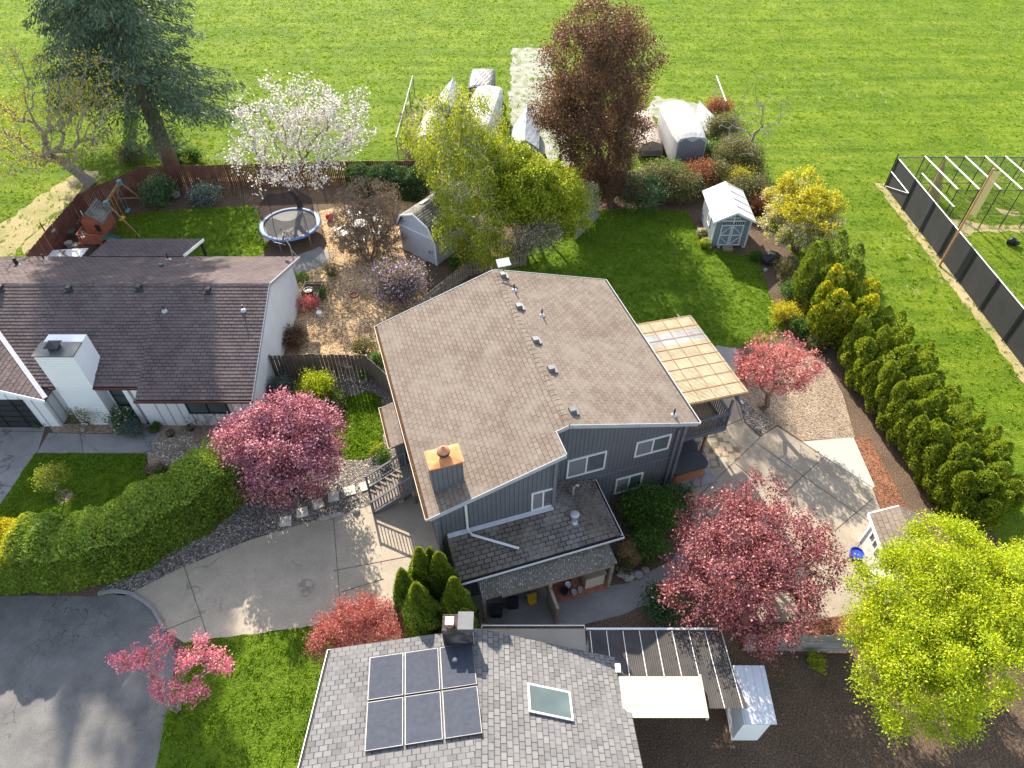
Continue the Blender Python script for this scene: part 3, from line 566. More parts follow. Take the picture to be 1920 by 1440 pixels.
def hedge(name, label, pts, hw, h, n, leaf, ls=.15, seed=0, tipleaf=None, cat='hedge', goldsel=None):
    pts = [Vector(p) for p in pts]; base = pts[0].lerp(pts[-1], .5); base.z = 0; t = thing(name, label, cat, base); rg = np.random.default_rng(seed)
    seg = np.array([(b - a).length for a, b in zip(pts, pts[1:])]); cum = np.concatenate([[0], np.cumsum(seg)]); Lt = cum[-1]
    A = np.array([p[:] for p in pts])
    u = rg.uniform(0, Lt, n); k = np.clip(np.searchsorted(cum, u) - 1, 0, len(seg) - 1); f = ((u - cum[k]) / seg[k])[:, None]
    c = A[k] + (A[k + 1] - A[k]) * f; sg = unit(A[1:] - A[:-1]); vt = unit(np.concatenate([sg[:1], sg[:-1] + sg[1:], sg[-1:]])); tg = unit(vt[k] * (1 - f) + vt[k + 1] * f); nn = np.stack([-tg[:, 1], tg[:, 0], np.zeros(n)], 1)
    # cross-section: two faces and a rounded top, run by angle
    q = rg.uniform(-1, 1, n) * (h * 2 + hw * 2) / 2; side = np.sign(q); aq = np.abs(q)
    ontop = aq < hw; lat = np.where(ontop, aq, hw) * side; z = np.where(ontop, h, h - (aq - hw))
    lump = np.sin(u * 2.3 + z * .9) * .5 + np.sin(u * 5.1 - z * 2.2 + side) * .35 + np.sin(u * 1.1 + 2) * .5
    top_l = np.sin(u * 2.6) * .16 + np.sin(u * 6.3 + 1) * .10
    lat = lat + side * np.where(ontop, 0, .13 * lump) - side * np.where(ontop, 0, .30 * (z / h) ** 4); z = z * (1 + top_l / h * (z / h)) - np.where(ontop, .28 * (aq / hw) ** 2, .28 * np.clip((z - h + .5) / .5, 0, 1))
    endr = np.clip(np.minimum(u, Lt - u) / .7, 0, 1) ** .5; lat = lat * (.35 + .65 * endr); z = z * (.82 + .18 * endr)
    dep = np.abs(rg.normal(0, .07, n)); P = c + nn * (lat - side * dep * ~ontop)[:, None]; P[:, 2] = np.maximum(.04, z - dep * ontop)
    D = nn * (side * ~ontop * .8)[:, None] + np.array([0, 0, .7]) + rg.normal(size=(n, 3)) * .5
    P = P - np.array([base.x, base.y, 0]); gs = np.zeros(n, bool) if goldsel is None else goldsel(u, Lt, ontop, z / h, rg)
    part('foliage', npmesh('foliage', leafquads(P[~gs], D[~gs], ls, .45), 4), L[leaf], t)
    if gs.any(): part('golden_growth', npmesh('golden_growth', leafquads(P[gs], D[gs], ls, .5), 4), L[tipleaf], t)
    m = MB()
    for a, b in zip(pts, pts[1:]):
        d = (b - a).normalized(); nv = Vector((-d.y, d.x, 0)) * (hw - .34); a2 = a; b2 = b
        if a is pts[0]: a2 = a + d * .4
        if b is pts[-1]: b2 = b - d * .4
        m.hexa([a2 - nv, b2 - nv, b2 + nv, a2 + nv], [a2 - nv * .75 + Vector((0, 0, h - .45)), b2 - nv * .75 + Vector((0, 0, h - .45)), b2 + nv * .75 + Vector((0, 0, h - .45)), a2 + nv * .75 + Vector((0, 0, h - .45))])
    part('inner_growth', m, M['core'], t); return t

# ------------------------------------------------------------------ building helpers
def courses(mb, A, B, C, D, row=.16, th=.026):
    A, B, C, D = map(Vector, (A, B, C, D)); n = max(1, round((D - A).length / row)); nv = (B - A).cross(D - A).normalized()
    if nv.z < 0: nv = -nv
    du = (B - A).normalized(); up = (D - A) - du * (D - A).dot(du); row_ = row
    for i in range(n):
        t0, t1 = i / n, (i + 1) / n; a, b = A.lerp(D, t0), B.lerp(C, t0); c, d = B.lerp(C, t1), A.lerp(D, t1)
        uu = lambda p: (p - A).dot(du)
        v0, v1 = i * row_, (i + .97) * row_
        mb.face([a + nv * th, b + nv * th, c + nv * .002, d + nv * .002], [(uu(a), v0), (uu(b), v0), (uu(c), v1), (uu(d), v1)])
        mb.face([a - nv * .004, b - nv * .004, b + nv * th, a + nv * th], [(0.02, .3), (0.02, .3), (.02, .3), (.02, .3)])
def caps(mb, p, q, w=.3, step=.28, drop=.1):
    p, q = Vector(p), Vector(q); n = int((q - p).length / step); d = (q - p).normalized(); s = d.cross(Vector((0, 0, 1))).normalized() * w / 2
    for i in range(n):
        a = p.lerp(q, i / n) + Vector((0, 0, .036)); b = p.lerp(q, (i + 1) / n) + Vector((0, 0, .024)); dz = Vector((0, 0, drop * w / 2 * 3.3))
        mb.face([a - s - dz, a, b, b - s - dz]); mb.face([a, a + s - dz, b + s - dz, b]); mb.face([a - s - dz, a + s - dz, a]); 
def window(parent, o, u, n, w, h, split=1, mat=None, pane=None, fw=.075, bars=0):
    o, u, n = Vector(o), Vector(u).normalized(), Vector(n).normalized(); fr = lambda x, y, z: o + u * x + n * y + Vector((0, 0, z)); m = MB()
    m.box(0, -.02, 0, fw, .05, h, fr); m.box(w - fw, -.02, 0, w, .05, h, fr); m.box(fw, -.02, 0, w - fw, .055, fw, fr); m.box(fw, -.02, h - fw, w - fw, .055, h, fr)
    for k in range(1, split + 1): x = w * k / (split + 1); m.box(x - fw * .45, -.02, fw, x + fw * .45, .045, h - fw, fr)
    for k in range(bars): z = fw + (h - 2 * fw) * (k + 1) / (bars + 1); m.box(fw, -.02, z - .02, w - fw, .04, z + .02, fr)
    f = part('window', m, mat or M['vinyl'], parent); n_ = split + 1
    for k in range(n_):
        g = MB(); x0 = fw if k == 0 else w * k / n_; x1 = w - fw if k == n_ - 1 else w * (k + 1) / n_; g.box(x0, -.015, fw, x1, .012 - .008 * k, h - fw, fr); part('pane', g, (M['screen'] if k == 0 and split and mat is None else pane or M['glass']), f)
    return f
def roof_vent(parent, p, mat, s=.32, out=(0, -1, 0)):
    m = MB(); p = Vector(p); y = Vector(out).normalized(); x = y.cross(Vector((0, 0, 1))); fr = lambda a, b, c: p + x * a + y * b + Vector((0, 0, c))
    m.box(-s * .75, -s * .75, -.08, s * .75, s * .8, .03, fr); b = [fr(-s / 2, -s / 2, .03), fr(s / 2, -s / 2, .03), fr(s / 2, s / 2, .03), fr(-s / 2, s / 2, .03)]; t = [fr(-s * .4, -s * .4, .2), fr(s * .4, -s * .4, .2), fr(s * .4, s * .4, .2), fr(-s * .4, s * .4, .2)]; m.hexa(b, t)
    return part('roof_vent', m, mat, parent)
def vent_pipe(parent, p, h=.45, r=.04, mat=None, flash=True):
    m = MB(); p = Vector(p); m.tube([p - Vector((0, 0, .1)), p + Vector((0, 0, h))], r, 8); q = part('vent_pipe', m, mat or M['darkmetal'], parent)
    if flash: f = MB(); f.lathe(p - Vector((0, 0, .06)), [(.17, 0), (.16, .07), (.07, .16)], 10); part('flashing', f, M['steel'], parent)
    return q
def gutter(parent, p, q, out, mat, w=.13, fill=None, name='gutter'):
    p, q, o = Vector(p), Vector(q), Vector(out).normalized(); m = MB(); d = (q - p).normalized(); Lg = (q - p).length; fr = lambda a, b, c: p + d * a + o * b + Vector((0, 0, c))
    m.box(0, 0, -.12, Lg, w, -.10, fr); m.box(0, w - .018, -.10, Lg, w + .006, .012, fr); m.box(0, 0, -.10, .02, w - .018, 0, fr); m.box(Lg - .02, 0, -.10, Lg, w - .018, 0, fr)
    g = part(name, m, mat, parent); f = MB(); f.box(.02, .002, -.098, Lg - .02, w - .02, -.045, fr); part('gutter_litter_shade', f, fill or M['dark'], g); return g  # litter where given, else a dark infill painted as the hollow's shade

def fence(label, pts, h, bw, mat, post=None, gap=.012, jit=.03, group=None, pw=.1, name='fence', postevery=2.4, th=.022, topcap=False, horiz=False):
    pts = [Vector((p[0], p[1], 0)) for p in pts]; t = thing(name, label, 'fence', pts[0].lerp(pts[-1], .5), group); m = MB(); rg = random.Random(len(label)); posts = []
    for a, b in zip(pts, pts[1:]):
        d = (b - a).normalized(); Lg = (b - a).length; n = max(1, int(Lg / bw)); w = Lg / n; nv = Vector((-d.y, d.x, 0))
        if horiz:
            nb = int(h / bw)
            for k in range(nb): z = .05 + k * h / nb; m.beam(a + Vector((0, 0, z + bw / 2)) + nv * .02 * (k % 2), b + Vector((0, 0, z + bw / 2)) + nv * .02 * (k % 2), th, h / nb - gap)
        else:
            for k in range(n):
                c = a + d * (k + .5) * w; z = h + rg.uniform(-jit, jit); off = nv * rg.uniform(-.008, .008); e = d * (w - gap * rg.uniform(.4, 1.7)) / 2; s = nv * th / 2; c = c + off
                m.hexa([c - e - s, c + e - s, c + e + s, c - e + s], [c - e - s + Vector((0, 0, z)), c + e - s + Vector((0, 0, z)), c + e + s + Vector((0, 0, z)), c - e + s + Vector((0, 0, z))])
        np_ = max(1, round(Lg / postevery)); posts += [a.lerp(b, k / np_) + nv * (.06) for k in range(np_ + (b is pts[-1]))]
    part('boards', m, mat, t)
    r = MB()
    for a, b in zip(pts, pts[1:]):
        d = (b - a).normalized(); nv = Vector((-d.y, d.x, 0)) * .035
        if not horiz:
            for z in (.35, h - .3): r.beam(a + nv + Vector((0, 0, z)), b + nv + Vector((0, 0, z)), .04, .085)
        if topcap: r.beam(a + Vector((0, 0, h + .04)), b + Vector((0, 0, h + .04)), .12, .035)
    if r.V: part('rails', r, post or mat, t)
    for p in posts: q = MB(); q.box(p.x - pw / 2, p.y - pw / 2, 0, p.x + pw / 2, p.y + pw / 2, h - .02 if not topcap else h + .02); part('post', q, post or mat, t)
    return t

# ------------------------------------------------------------------ the slate house in the middle
def ext(mb, prof, a0, a1):                  # profile of (b, z) run along the ridge direction
    mb.slab([HF(b, a0, z) for b, z in prof], HF(0, a1 - a0, 0))
UB, UA = HF(1, 0), HF(0, 1); Zv = Vector((0, 0, 1))
hs = thing('house', 'two-storey slate grey house under a large tan shingled gable roof, middle of the scene', 'house', HF(7.3, 20, 0))
def zr(b): return 7.0 - .335 * abs(b - 7.31)
w = MB()
ext(w, [(1.6, 0), (12.95, 0), (12.95, zr(12.95) - .13), (7.31, 6.86), (1.6, zr(1.6) - .13)], 15.95, 25.8)
ext(w, [(1.6, 0), (6.45, 0), (6.45, zr(6.45) - .13), (1.6, zr(1.6) - .13)], 14.8, 15.95)
w.box(2.0, 13.35, 0, 8.5, 14.8, 2.42, HF); w.box(6.45, 14.8, 0, 8.5, 15.95, 2.42, HF)
w.box(.78, 20.25, 0, 1.6, 22.4, 2.78, HF)
part('wall', w, M['slate'], hs)
for b, a in ((12.97, 15.93), (12.97, 25.82), (6.47, 14.78), (1.58, 14.78)): m = MB(); m.box(b - .07, a - .07, 0, b + .07, a + .07, zr(b) - .16, HF); part('corner_trim', m, M['slate_trim'], hs)
m = MB(); m.box(8.9, 15.92, 2.5, 12.9, 15.95, 2.58, HF); part('band_board', m, M['slate_trim'], hs)
m = MB(); m.box(8.3, 15.925, 2.62, 9.3, 15.945, 2.68, HF); part('wall_vent', m, M['slate_trim'], hs)
m = MB(); m.box(12.6, 15.84, .1, 12.7, 15.92, 4.6, HF); part('downspout', m, M['slate_trim'], hs)
rf = MB()
courses(rf, HF(1.25, 14.5, zr(1.25)), HF(1.25, 15.69, zr(1.25)), HF(6.75, 15.69, zr(6.75)), HF(6.75, 14.5, zr(6.75)), .2)
courses(rf, HF(1.25, 15.69, zr(1.25)), HF(1.25, 26.1, zr(1.25)), HF(7.31, 26.1, 7), HF(7.31, 15.69, 7), .2)
courses(rf, HF(13.38, 26.1, zr(13.38)), HF(13.38, 15.69, zr(13.38)), HF(7.31, 15.69, 7), HF(7.31, 26.1, 7), .2)
for pr, a0, a1 in (([(1.27, zr(1.27)), (7.31, 7), (13.36, zr(13.36)), (13.36, zr(13.36) - .12), (7.31, 6.88), (1.27, zr(1.27) - .12)], 15.70, 26.08), ([(1.27, zr(1.27)), (6.73, zr(6.73)), (6.73, zr(6.73) - .12), (1.27, zr(1.27) - .12)], 14.51, 15.70)):
    ext(rf, [(b, z - .012) for b, z in pr], a0, a1)
caps(rf, HF(7.31, 15.69, 7.0), HF(7.31, 26.1, 7.0))
roof = part('roof', rf, M['roof_tan'], hs)
def rake(b0, b1, a, hh=.2): fa = MB(); fa.beam(HF(b0, a, zr(b0) - .07), HF(b1, a, zr(b1) - .07), .035, hh); part('fascia', fa, M['fascia'], hs)
for q in ((7.31, 13.38, 15.675), (7.31, 6.75, 15.675), (1.25, 6.75, 14.485), (1.25, 7.31, 26.115), (7.31, 13.38, 26.115)): rake(*q)
fa = MB(); fa.beam(HF(6.765, 14.5, zr(6.765) - .07), HF(6.765, 15.66, zr(6.765) - .07), .035, .2); part('fascia', fa, M['fascia'], hs)
gutter(hs, HF(1.24, 14.5, zr(1.25) - .0), HF(1.24, 26.1, zr(1.25) - .0), -UB, M['cream'], .14, M['debris'])
gutter(hs, HF(13.39, 26.1, zr(13.38)), HF(13.39, 15.69, zr(13.38)), UB, M['vinyl'], .12)
window(hs, HF(7.5, 15.95, 3.05), UB, -UA, 1.8, 1.28, 1, pane=M['glass2'])
window(hs, HF(10.68, 15.95, 3.3), UB, -UA, 1.68, 1.05, 1)
window(hs, HF(10.02, 15.95, .72), UB, -UA, 1.36, 1.2, 1)
window(hs, HF(5.5, 14.8, 3.12), UB, -UA, 1.03, 1.28, 1, pane=M['glass2'])
ch = MB(); ch.box(1.68, 15.45, 4.6, 2.92, 16.26, 6.72, HF); chim = part('chimney', ch, M['slate'], hs)
cc = MB(); cb = [HF(1.62, 15.39, 6.72), HF(2.98, 15.39, 6.72), HF(2.98, 16.32, 6.72), HF(1.62, 16.32, 6.72)]; cc.hexa(cb, [v + Zv * .05 for v in cb])
ap = [HF(2.28, 15.84, 6.92)] * 4; cc.hexa([v + Zv * .05 for v in cb], [HF(2.3 + .17 * i, 15.86 + .14 * j, 6.86) for i, j in ((-1, -1), (1, -1), (1, 1), (-1, 1))]); part('chimney_cap', cc, M['rust'], chim)
fl = MB(); fl.lathe(HF(2.3, 15.86, 6.84), [(.15, 0), (.15, .2)], 14); fl.lathe(HF(2.3, 15.86, 7.04), [(.24, -.05), (.26, .02), (.24, .1)], 16); part('flue', fl, M['darkmetal'], chim, smooth=False)
fl = MB(); fl.lathe(HF(2.3, 15.86, 7.14), [(.25, .0), (.14, .1), (.06, .17), (.03, .27)], 16); part('flue_cap', fl, M['copper'], chim)
for px, py in ((973, 577), (1004, 640), (1033, 694), (1073, 772), (943, 518)):
    b, a = 7.9, 20
    for _ in range(40):
        p = G(px, py, zr(b)); b = p.x * math.cos(AL) + p.y * math.sin(AL)
    roof_vent(roof, G(px, py, zr(b)), M['greymetal'], .3, UB)
for px, py in ((964, 545), (1016, 592), (1263, 779)):
    b = 8
    for _ in range(40):
        p = G(px, py, zr(b)); b = p.x * math.cos(AL) + p.y * math.sin(AL)
    vent_pipe(roof, G(px, py, zr(b)), .42)
# lower hipped roof in front
pr = MB(); zl, zt = 2.42, 3.05
courses(pr, HF(1.9, 12.95, zl), HF(8.85, 12.95, zl), HF(6.85, 14.79, zt), HF(1.9, 14.79, zt), .2)
courses(pr, HF(8.85, 12.95, zl), HF(8.85, 15.94, zl), HF(6.46, 15.94, zt + .12), HF(6.46, 15.1, zt + .12), .2)
pr.face([HF(6.85, 14.79, zt), HF(8.85, 12.95, zl), HF(6.46, 15.1, zt + .12)]); pr.face([HF(6.46, 14.79, zt), HF(6.85, 14.79, zt), HF(6.46, 15.1, zt + .12)])
pr.slab([HF(1.9, 12.96, zl - .02), HF(8.84, 12.96, zl - .02), HF(8.84, 15.93, zl - .02), HF(1.9, 15.93, zl - .02)], (0, 0, -.1))
caps(pr, HF(8.8, 13.0, zl), HF(6.66, 14.95, zt + .05), .26, .3, .1)
pr.slab([HF(1.88, 12.95, zl), HF(1.88, 14.8, zt), HF(1.88, 14.8, zl)], HF(.04, 0, 0))
po = part('porch_roof', pr, M['roof_mossy'], hs, label='worn dark hipped porch roof')
gutter(po, HF(1.9, 12.94, zl), HF(8.97, 12.94, zl), -UA, M['vinyl'], .13); gutter(po, HF(8.86, 12.95, zl), HF(8.86, 15.9, zl), UB, M['vinyl'], .1)
f = MB(); f.slab([HF(1.9, 14.6, zt - .02), HF(6.46, 14.6, zt - .02), HF(6.46, 14.775, zt + .06), HF(1.9, 14.775, zt + .06)], (0, 0, .012)); part('wall_flashing', f, M['steel'], hs)
d = MB(); d.tube([HF(2.75, 14.72, 4.95), HF(2.75, 14.72, zt + .12), HF(2.85, 14.4, zt + .12), HF(4.55, 13.45, 2.78)], .055, 6); part('downspout', d, M['vinyl'], hs)
px_ = HF(7.55, 15.2, 2.8); g = MB(); g.tube([px_, px_ + Zv * .55, px_ + Zv * .68 + UB * .1, px_ + Zv * .6 + UB * .22], .055, 8); part('gooseneck_vent', g, M['steel'], po)
q_ = HF(7.15, 14.0, 2.72); g = MB(); g.lathe(q_ - Zv * .06, [(.24, 0), (.23, .04), (.12, .14), (.11, .5), (.19, .5), (.2, .62), (.12, .66)], 14); part('flue_vent', g, M['steel'], po)
# side entry roof, stairs and landing
s_ = MB(); courses(s_, HF(.55, 20.05, 2.86), HF(.55, 22.65, 2.86), HF(1.6, 22.65, 3.15), HF(1.6, 20.05, 3.15), .2); s_.slab([HF(.56, 20.06, 2.85), HF(.56, 22.64, 2.85), HF(1.59, 22.64, 3.13), HF(1.59, 20.06, 3.13)], (0, 0, -.1)); part('entry_roof', s_, M['roof_tan'], hs)
gutter(hs, HF(.54, 20.05, 2.86), HF(.54, 22.65, 2.86), -UB, M['cream'], .12, M['debris'])
st = thing('entry_stairs', 'wooden entry stairs with slate railings climbing to the left side of the slate house', 'stairs', HF(.2, 20, 0))
m = MB()
for k in range(7): m.box(-.85 + k * .28, 18.75, .17 * k + .11, -.85 + k * .28 + .30, 20.2, .17 * k + .15, HF)
m.box(1.0, 18.3, 1.2, 1.58, 20.2, 1.26, HF); part('treads', m, M['deckboard'], st)
m = MB()
for a in (18.72, 20.2): m.beam(HF(-.85, a, .05), HF(1.1, a, 1.1), .05, .24)
part('stringers', m, M['slate_trim'], st)
for a in (18.72, 20.22):
    m = MB(); m.beam(HF(-.9, a, .98), HF(1.1, a, 2.12), .1, .05); m.beam(HF(-.9, a, .3), HF(1.1, a, 1.4), .05, .05)
    for k in range(15): x = -.85 + k * 1.95 / 14; m.beam(HF(x, a, .3 + .56 * (x + .9)), HF(x, a, .96 + .57 * (x + .9)), .035, .035)
    for x in (-.88, 1.1): m.beam(HF(x, a, 0), HF(x, a, 1.05 + .57 * (x + .9)), .09, .09)
    part('railing', m, M['slate_trim'], st)
# balcony on the right
bc = MB(); bc.box(12.97, 16.95, 2.15, 16.05, 22.5, 2.3, HF); bal = part('balcony', bc, M['deckboard'], hs)
m = MB(); rl = lambda p, q: (m.beam(p + Zv * 1.02, q + Zv * 1.02, .13, .045), m.beam(p + Zv * .12, q + Zv * .12, .04, .07))
def railrun(p, q):
    rl(p, q); n = int((q - p).length / .15)
    for k in range(n + 1): c = p.lerp(q, k / n); m.beam(c - Zv * .25, c + Zv * 1.0, .05, .05)
railrun(HF(13.0, 16.92, 2.3), HF(16.05, 16.92, 2.3)); railrun(HF(16.08, 16.92, 2.3), HF(16.08, 22.5, 2.3)); m.beam(HF(12.97, 16.9, 2.2), HF(16.1, 16.9, 2.2), .06, .24); m.beam(HF(16.1, 16.9, 2.2), HF(16.1, 22.5, 2.2), .06, .24)
part('railing', m, M['slate_trim'], bal)
for a in (17.3, 22.2): m = MB(); m.box(15.4, a - .06, 0, 15.52, a + .06, 2.15, HF); part('post', m, M['cedar'], bal)
cv = thing('patio_cover', 'translucent yellow corrugated patio cover with one new white strip, right side of the slate house', 'patio cover', HF(15.2, 19.8, 0))
m = MB(); zc = lambda b: 4.62 - .07 * (b - 13.3)
def cstrip(a0, a1, mat, nm):
    m = MB(); p = [HF(13.3, a0, zc(13.3)), HF(16.85, a0, zc(16.85)), HF(16.85, a1, zc(16.85)), HF(13.3, a1, zc(13.3))]
    L0 = [(0, 0), (0, 3.5), (a1 - a0, 3.5), (a1 - a0, 0)]
    m.face(p, L0); m.face([v - Zv * .012 for v in p[::-1]], L0[::-1]); part(nm, m, mat, cv)
cstrip(17.05, 20.9, M['fiber'], 'roof_sheet'); cstrip(20.9, 21.75, M['fiberw'], 'new_roof_sheet'); cstrip(21.75, 22.75, M['fiber'], 'roof_sheet')
for k in range(9): m = MB(); a = 17.12 + k * 5.56 / 8; m.beam(HF(13.3, a, zc(13.3) - .09), HF(16.8, a, zc(16.8) - .09), .05, .13); part('rafter', m, M['cedar'], cv); m = MB(); m.beam(HF(13.32, a, zc(13.32) + .01), HF(16.84, a, zc(16.84) + .01), .04, .012); part('show_through_strip', m, M['cedar'], cv)  # strips added on top imitate rafters seen through the sheet
for k in range(5): m = MB(); b = 13.6 + k * .78; m.beam(HF(b, 17.0, zc(b) - .035), HF(b, 22.8, zc(b) - .035), .05, .04); part('purlin', m, M['cedar'], cv); m = MB(); m.beam(HF(b, 17.06, zc(b) + .008), HF(b, 22.74, zc(b) + .008), .035, .012); part('show_through_strip', m, M['cedar'], cv)  # more added strips, standing for purlins that show through the sheet
m = MB(); m.beam(HF(16.3, 16.6, zc(16.3) - .24), HF(16.3, 23.1, zc(16.3) - .24), .1, .18); part('beam', m, M['slate_trim'], cv)
for a in (17.0, 22.4): m = MB(); m.box(16.0, a - .05, 2.3, 16.1, a + .05, zc(16) - .3, HF); part('post', m, M['slate_trim'], cv)
sd = thing('satellite_dish', 'flat white satellite antenna on the back ridge of the tan roof', 'antenna', HF(7.75, 25.9, zr(7.75)))
m = MB(); c0 = HF(7.75, 25.9, zr(7.75) + .62); m.slab([c0 + UB * .33 * i + UA * .2 * j + Zv * .08 * j for i, j in ((-1, -1), (1, -1), (1, 1), (-1, 1))], (0, 0, .04)); part('panel', m, M['vinyl'], sd)
m = MB(); m.tube([HF(7.75, 25.9, zr(7.75) - .05), c0], .03, 8); part('mast', m, M['greymetal'], sd)
t = thing('hot_tub', 'dark covered hot tub with reddish wood side panels beside the slate house', 'hot tub', HF(14.1, 17.0, 0))
def rrect(b0, a0, b1, a1, r, z, n=6):
    o = []
    for cx, cy, s in ((b1 - r, a1 - r, 0), (b0 + r, a1 - r, 90), (b0 + r, a0 + r, 180), (b1 - r, a0 + r, 270)):
        for k in range(n + 1): a = R(s + 90 * k / n); o.append(HF(cx + r * math.cos(a), cy + r * math.sin(a), z))
    return o
m = MB(); m.slab(rrect(13.12, 16.0, 15.0, 17.95, .3, .08), (0, 0, .72)); part('body', m, M['tubside'], t)
m = MB(); m.slab(rrect(13.05, 15.94, 15.06, 16.96, .28, .80), (0, 0, .13)); m.slab(rrect(13.05, 16.99, 15.06, 18.01, .28, .80), (0, 0, .13)); part('cover', m, M['tubcover'], t)
m = MB(); m.tube([HF(15.1, 16.5, .3), HF(15.16, 16.5, .85), HF(15.16, 17.4, .85), HF(15.1, 17.4, .3)], .02, 6); part('lift_bar', m, M['darkmetal'], t)
m = MB(); m.box(12.9, 15.5, 0, 15.4, 18.3, .08, HF); o = solo('hot_tub_pad', m, M['walk'], 'grey concrete pad under the hot tub', 'concrete pad', HF(14.1, 16.9, 0))
# ------------------------------------------------------------------ lean-to on the front
ln = thing('lean_to', 'lichen covered corrugated lean-to roof on weathered posts in front of the slate house', 'lean-to', HF(5.5, 12.5, 0))
m = MB(); p = [HF(2.62, 12.1, 1.98), HF(8.35, 12.0, 1.98), HF(8.3, 13.2, 2.25), HF(2.62, 13.2, 2.25)]; m.slab(p, (0, 0, -.02)); part('roof_sheet', m, M['lean'], ln)
m = MB(); m.beam(HF(3.4, 12.1, 1.88), HF(8.1, 12.03, 1.88), .06, .18); part('beam', m, M['timber'], ln)
for k in range(10): m = MB(); b = 2.8 + k * .59; m.beam(HF(b, 12.15, 1.9), HF(b, 13.2, 2.16), .05, .1); part('rafter', m, M['timber'], ln)
for b, a, hh in ((2.67, 12.14, 1.9), (5.45, 12.1, 1.85), (8.16, 12.06, 1.85)): m = MB(); m.box(b - .07, a - .07, 0, b + .07, a + .07, hh, HF); part('post', m, M['timber'], ln)
m = MB(); m.box(5.38, 11.1, 0, 5.5, 12.02, 1.5, HF); solo('fence', m, M['timber'], 'short weathered fence panel jutting out from the lean-to middle post', 'fence', HF(5.44, 11.6, 0))
m = MB(); m.box(5.6, 11.95, 0, 8.2, 13.3, .05, HF); solo('brick_pad', m, M['brickfloor'], 'red brick floor under the lean-to', 'floor pad', HF(6.9, 12.6, 0))
t = thing('cabinet', 'cream potting cabinet with shelf of jars under the lean-to', 'cabinet', HF(7.5, 12.5, .05)); m = MB(); m.box(7.15, 12.2, .05, 8.0, 12.75, .95, HF); part('body', m, M['cream2'], t); m = MB(); m.box(7.1, 12.15, .95, 8.05, 12.8, 1.0, HF); part('top', m, M['timber'], t)
for k in range(4): m = MB(); m.lathe(HF(7.25 + k * .2, 12.45, 1.0), [(.06, 0), (.08, .1), (.07, .16)], 10); part('jar', m, M[('greypot', 'terracotta', 'black', 'greypot')[k]], t)
def pot(label, p, r, h, mat, plant=None, cat='pot', group=None, n=300):
    t = thing('plant_pot', label, cat, p, group); m = MB(); m.lathe(p, [(r * .72, 0), (r * .95, h * .8), (r, h), (r * .88, h), (r * .82, h * .86)], 16); part('bowl', m, mat, t)
    if plant:
        Cc = np.array([[0, 0, h + r * .5]]); Q, D = spray(np.repeat(Cc, 6, 0) + RNG.normal(size=(6, 3)) * r * .5, n // 6, r * .4); part('plant', npmesh('plant', leafquads(Q, D, .09, .5), 4), L[plant], t)
    return t
pot('black flower pot on the brick floor, leftmost by the lean-to post', HF(6.25, 12.3, .05), .17, .3, M['black']); pot('orange flower pot on the brick floor beside the cabinet', HF(6.8, 12.55, .05), .18, .3, M['terracotta'])
pot('small grey pot in front of the orange one under the lean-to', HF(6.62, 12.15, .05), .13, .2, M['greypot']); pot('small grey pot nearest the cabinet under the lean-to', HF(6.92, 12.18, .05), .12, .2, M['greypot']); pot('white pot between black and orange pots under the lean-to', HF(6.5, 12.55, .05), .13, .2, M['white'])
pot('potted green plant on a grey stand left of the lean-to', HF(2.25, 12.35, .42), .13, .2, M['greypot'], 'mid')
m = MB(); m.box(2.05, 12.0, 0, 2.42, 12.7, .4, HF); solo('plant_stand', m, M['slate_trim'], 'low grey plant stand left of the lean-to post', 'stand', HF(2.2, 12.3, 0))
m = MB(); m.box(4.6, 12.35, .15, 5.0, 12.5, .5, HF); m.box(4.62, 12.2, .05, 4.98, 12.62, .15, HF); solo('crate', m, M['yellow'], 'yellow plastic crate half hidden under the lean-to', 'crate', HF(4.8, 12.4, 0))
def bin_(label, p):
    t = thing('storage_bin', label, 'bin', p, 'black bins under the lean-to'); m = MB(); x, y, z = p; m.hexa([Vector((x + sx * .2, y + sy * .17, z)) for sx, sy in ((-1, -1), (1, -1), (1, 1), (-1, 1))], [Vector((x + sx * .25, y + sy * .21, z + .45)) for sx, sy in ((-1, -1), (1, -1), (1, 1), (-1, 1))]); part('body', m, M['black'], t)
    m = MB(); m.box(x - .27, y - .23, z + .45, x + .27, y + .23, z + .5); part('lid', m, M['darkmetal'], t)
bin_('black storage bin just inside the left lean-to post', HF(3.2, 12.3)); bin_('black storage bin second from the left lean-to post', HF(3.95, 12.45))

# ------------------------------------------------------------------ white neighbour house on the left
wh = thing('house', 'white stucco house with long brown shingled roof, left of the slate house', 'house', (-20, 28, 0))
zf = lambda y: 2.62 + .40 * (y - 22.45); zbk = lambda y: 5.04 - .40 * (y - 28.5)
YR, ZR = 28.5, 5.04
w = MB()
w.slab([(-13.2, 23.05, 0), (-13.2, 33.3, 0), (-13.2, 33.3, zbk(33.3) - .12), (-13.2, YR, ZR - .12), (-13.2, 23.05, zf(23.05) - .12)], (-5.75, 0, 0))
w.slab([(-18.95, 23.75, 0), (-18.95, 33.3, 0), (-18.95, 33.3, zbk(33.3) - .12), (-18.95, YR, ZR - .12), (-18.95, 23.75, zf(23.75) - .12)], (-12, 0, 0))
part('wall', w, M['stucco'], wh)
w = MB(); w.box(-18.3, 23.02, 0, -13.2, 23.05, 2.7); part('board_siding', w, M['white_side'], wh)
w = MB(); w.hexa([(-19.6, 23.75, 0), (-19.45, 23.15, 0), (-19.35, 23.15, 0), (-19.4, 23.75, 0)], [(-19.6, 23.75, 2.75), (-19.45, 23.15, 2.75), (-19.35, 23.15, 2.75), (-19.4, 23.75, 2.75)]); w.box(-19.35, 23.15, 0, -19.2, 23.75, 2.75); part('porch_wing_wall', w, M['stucco'], wh)
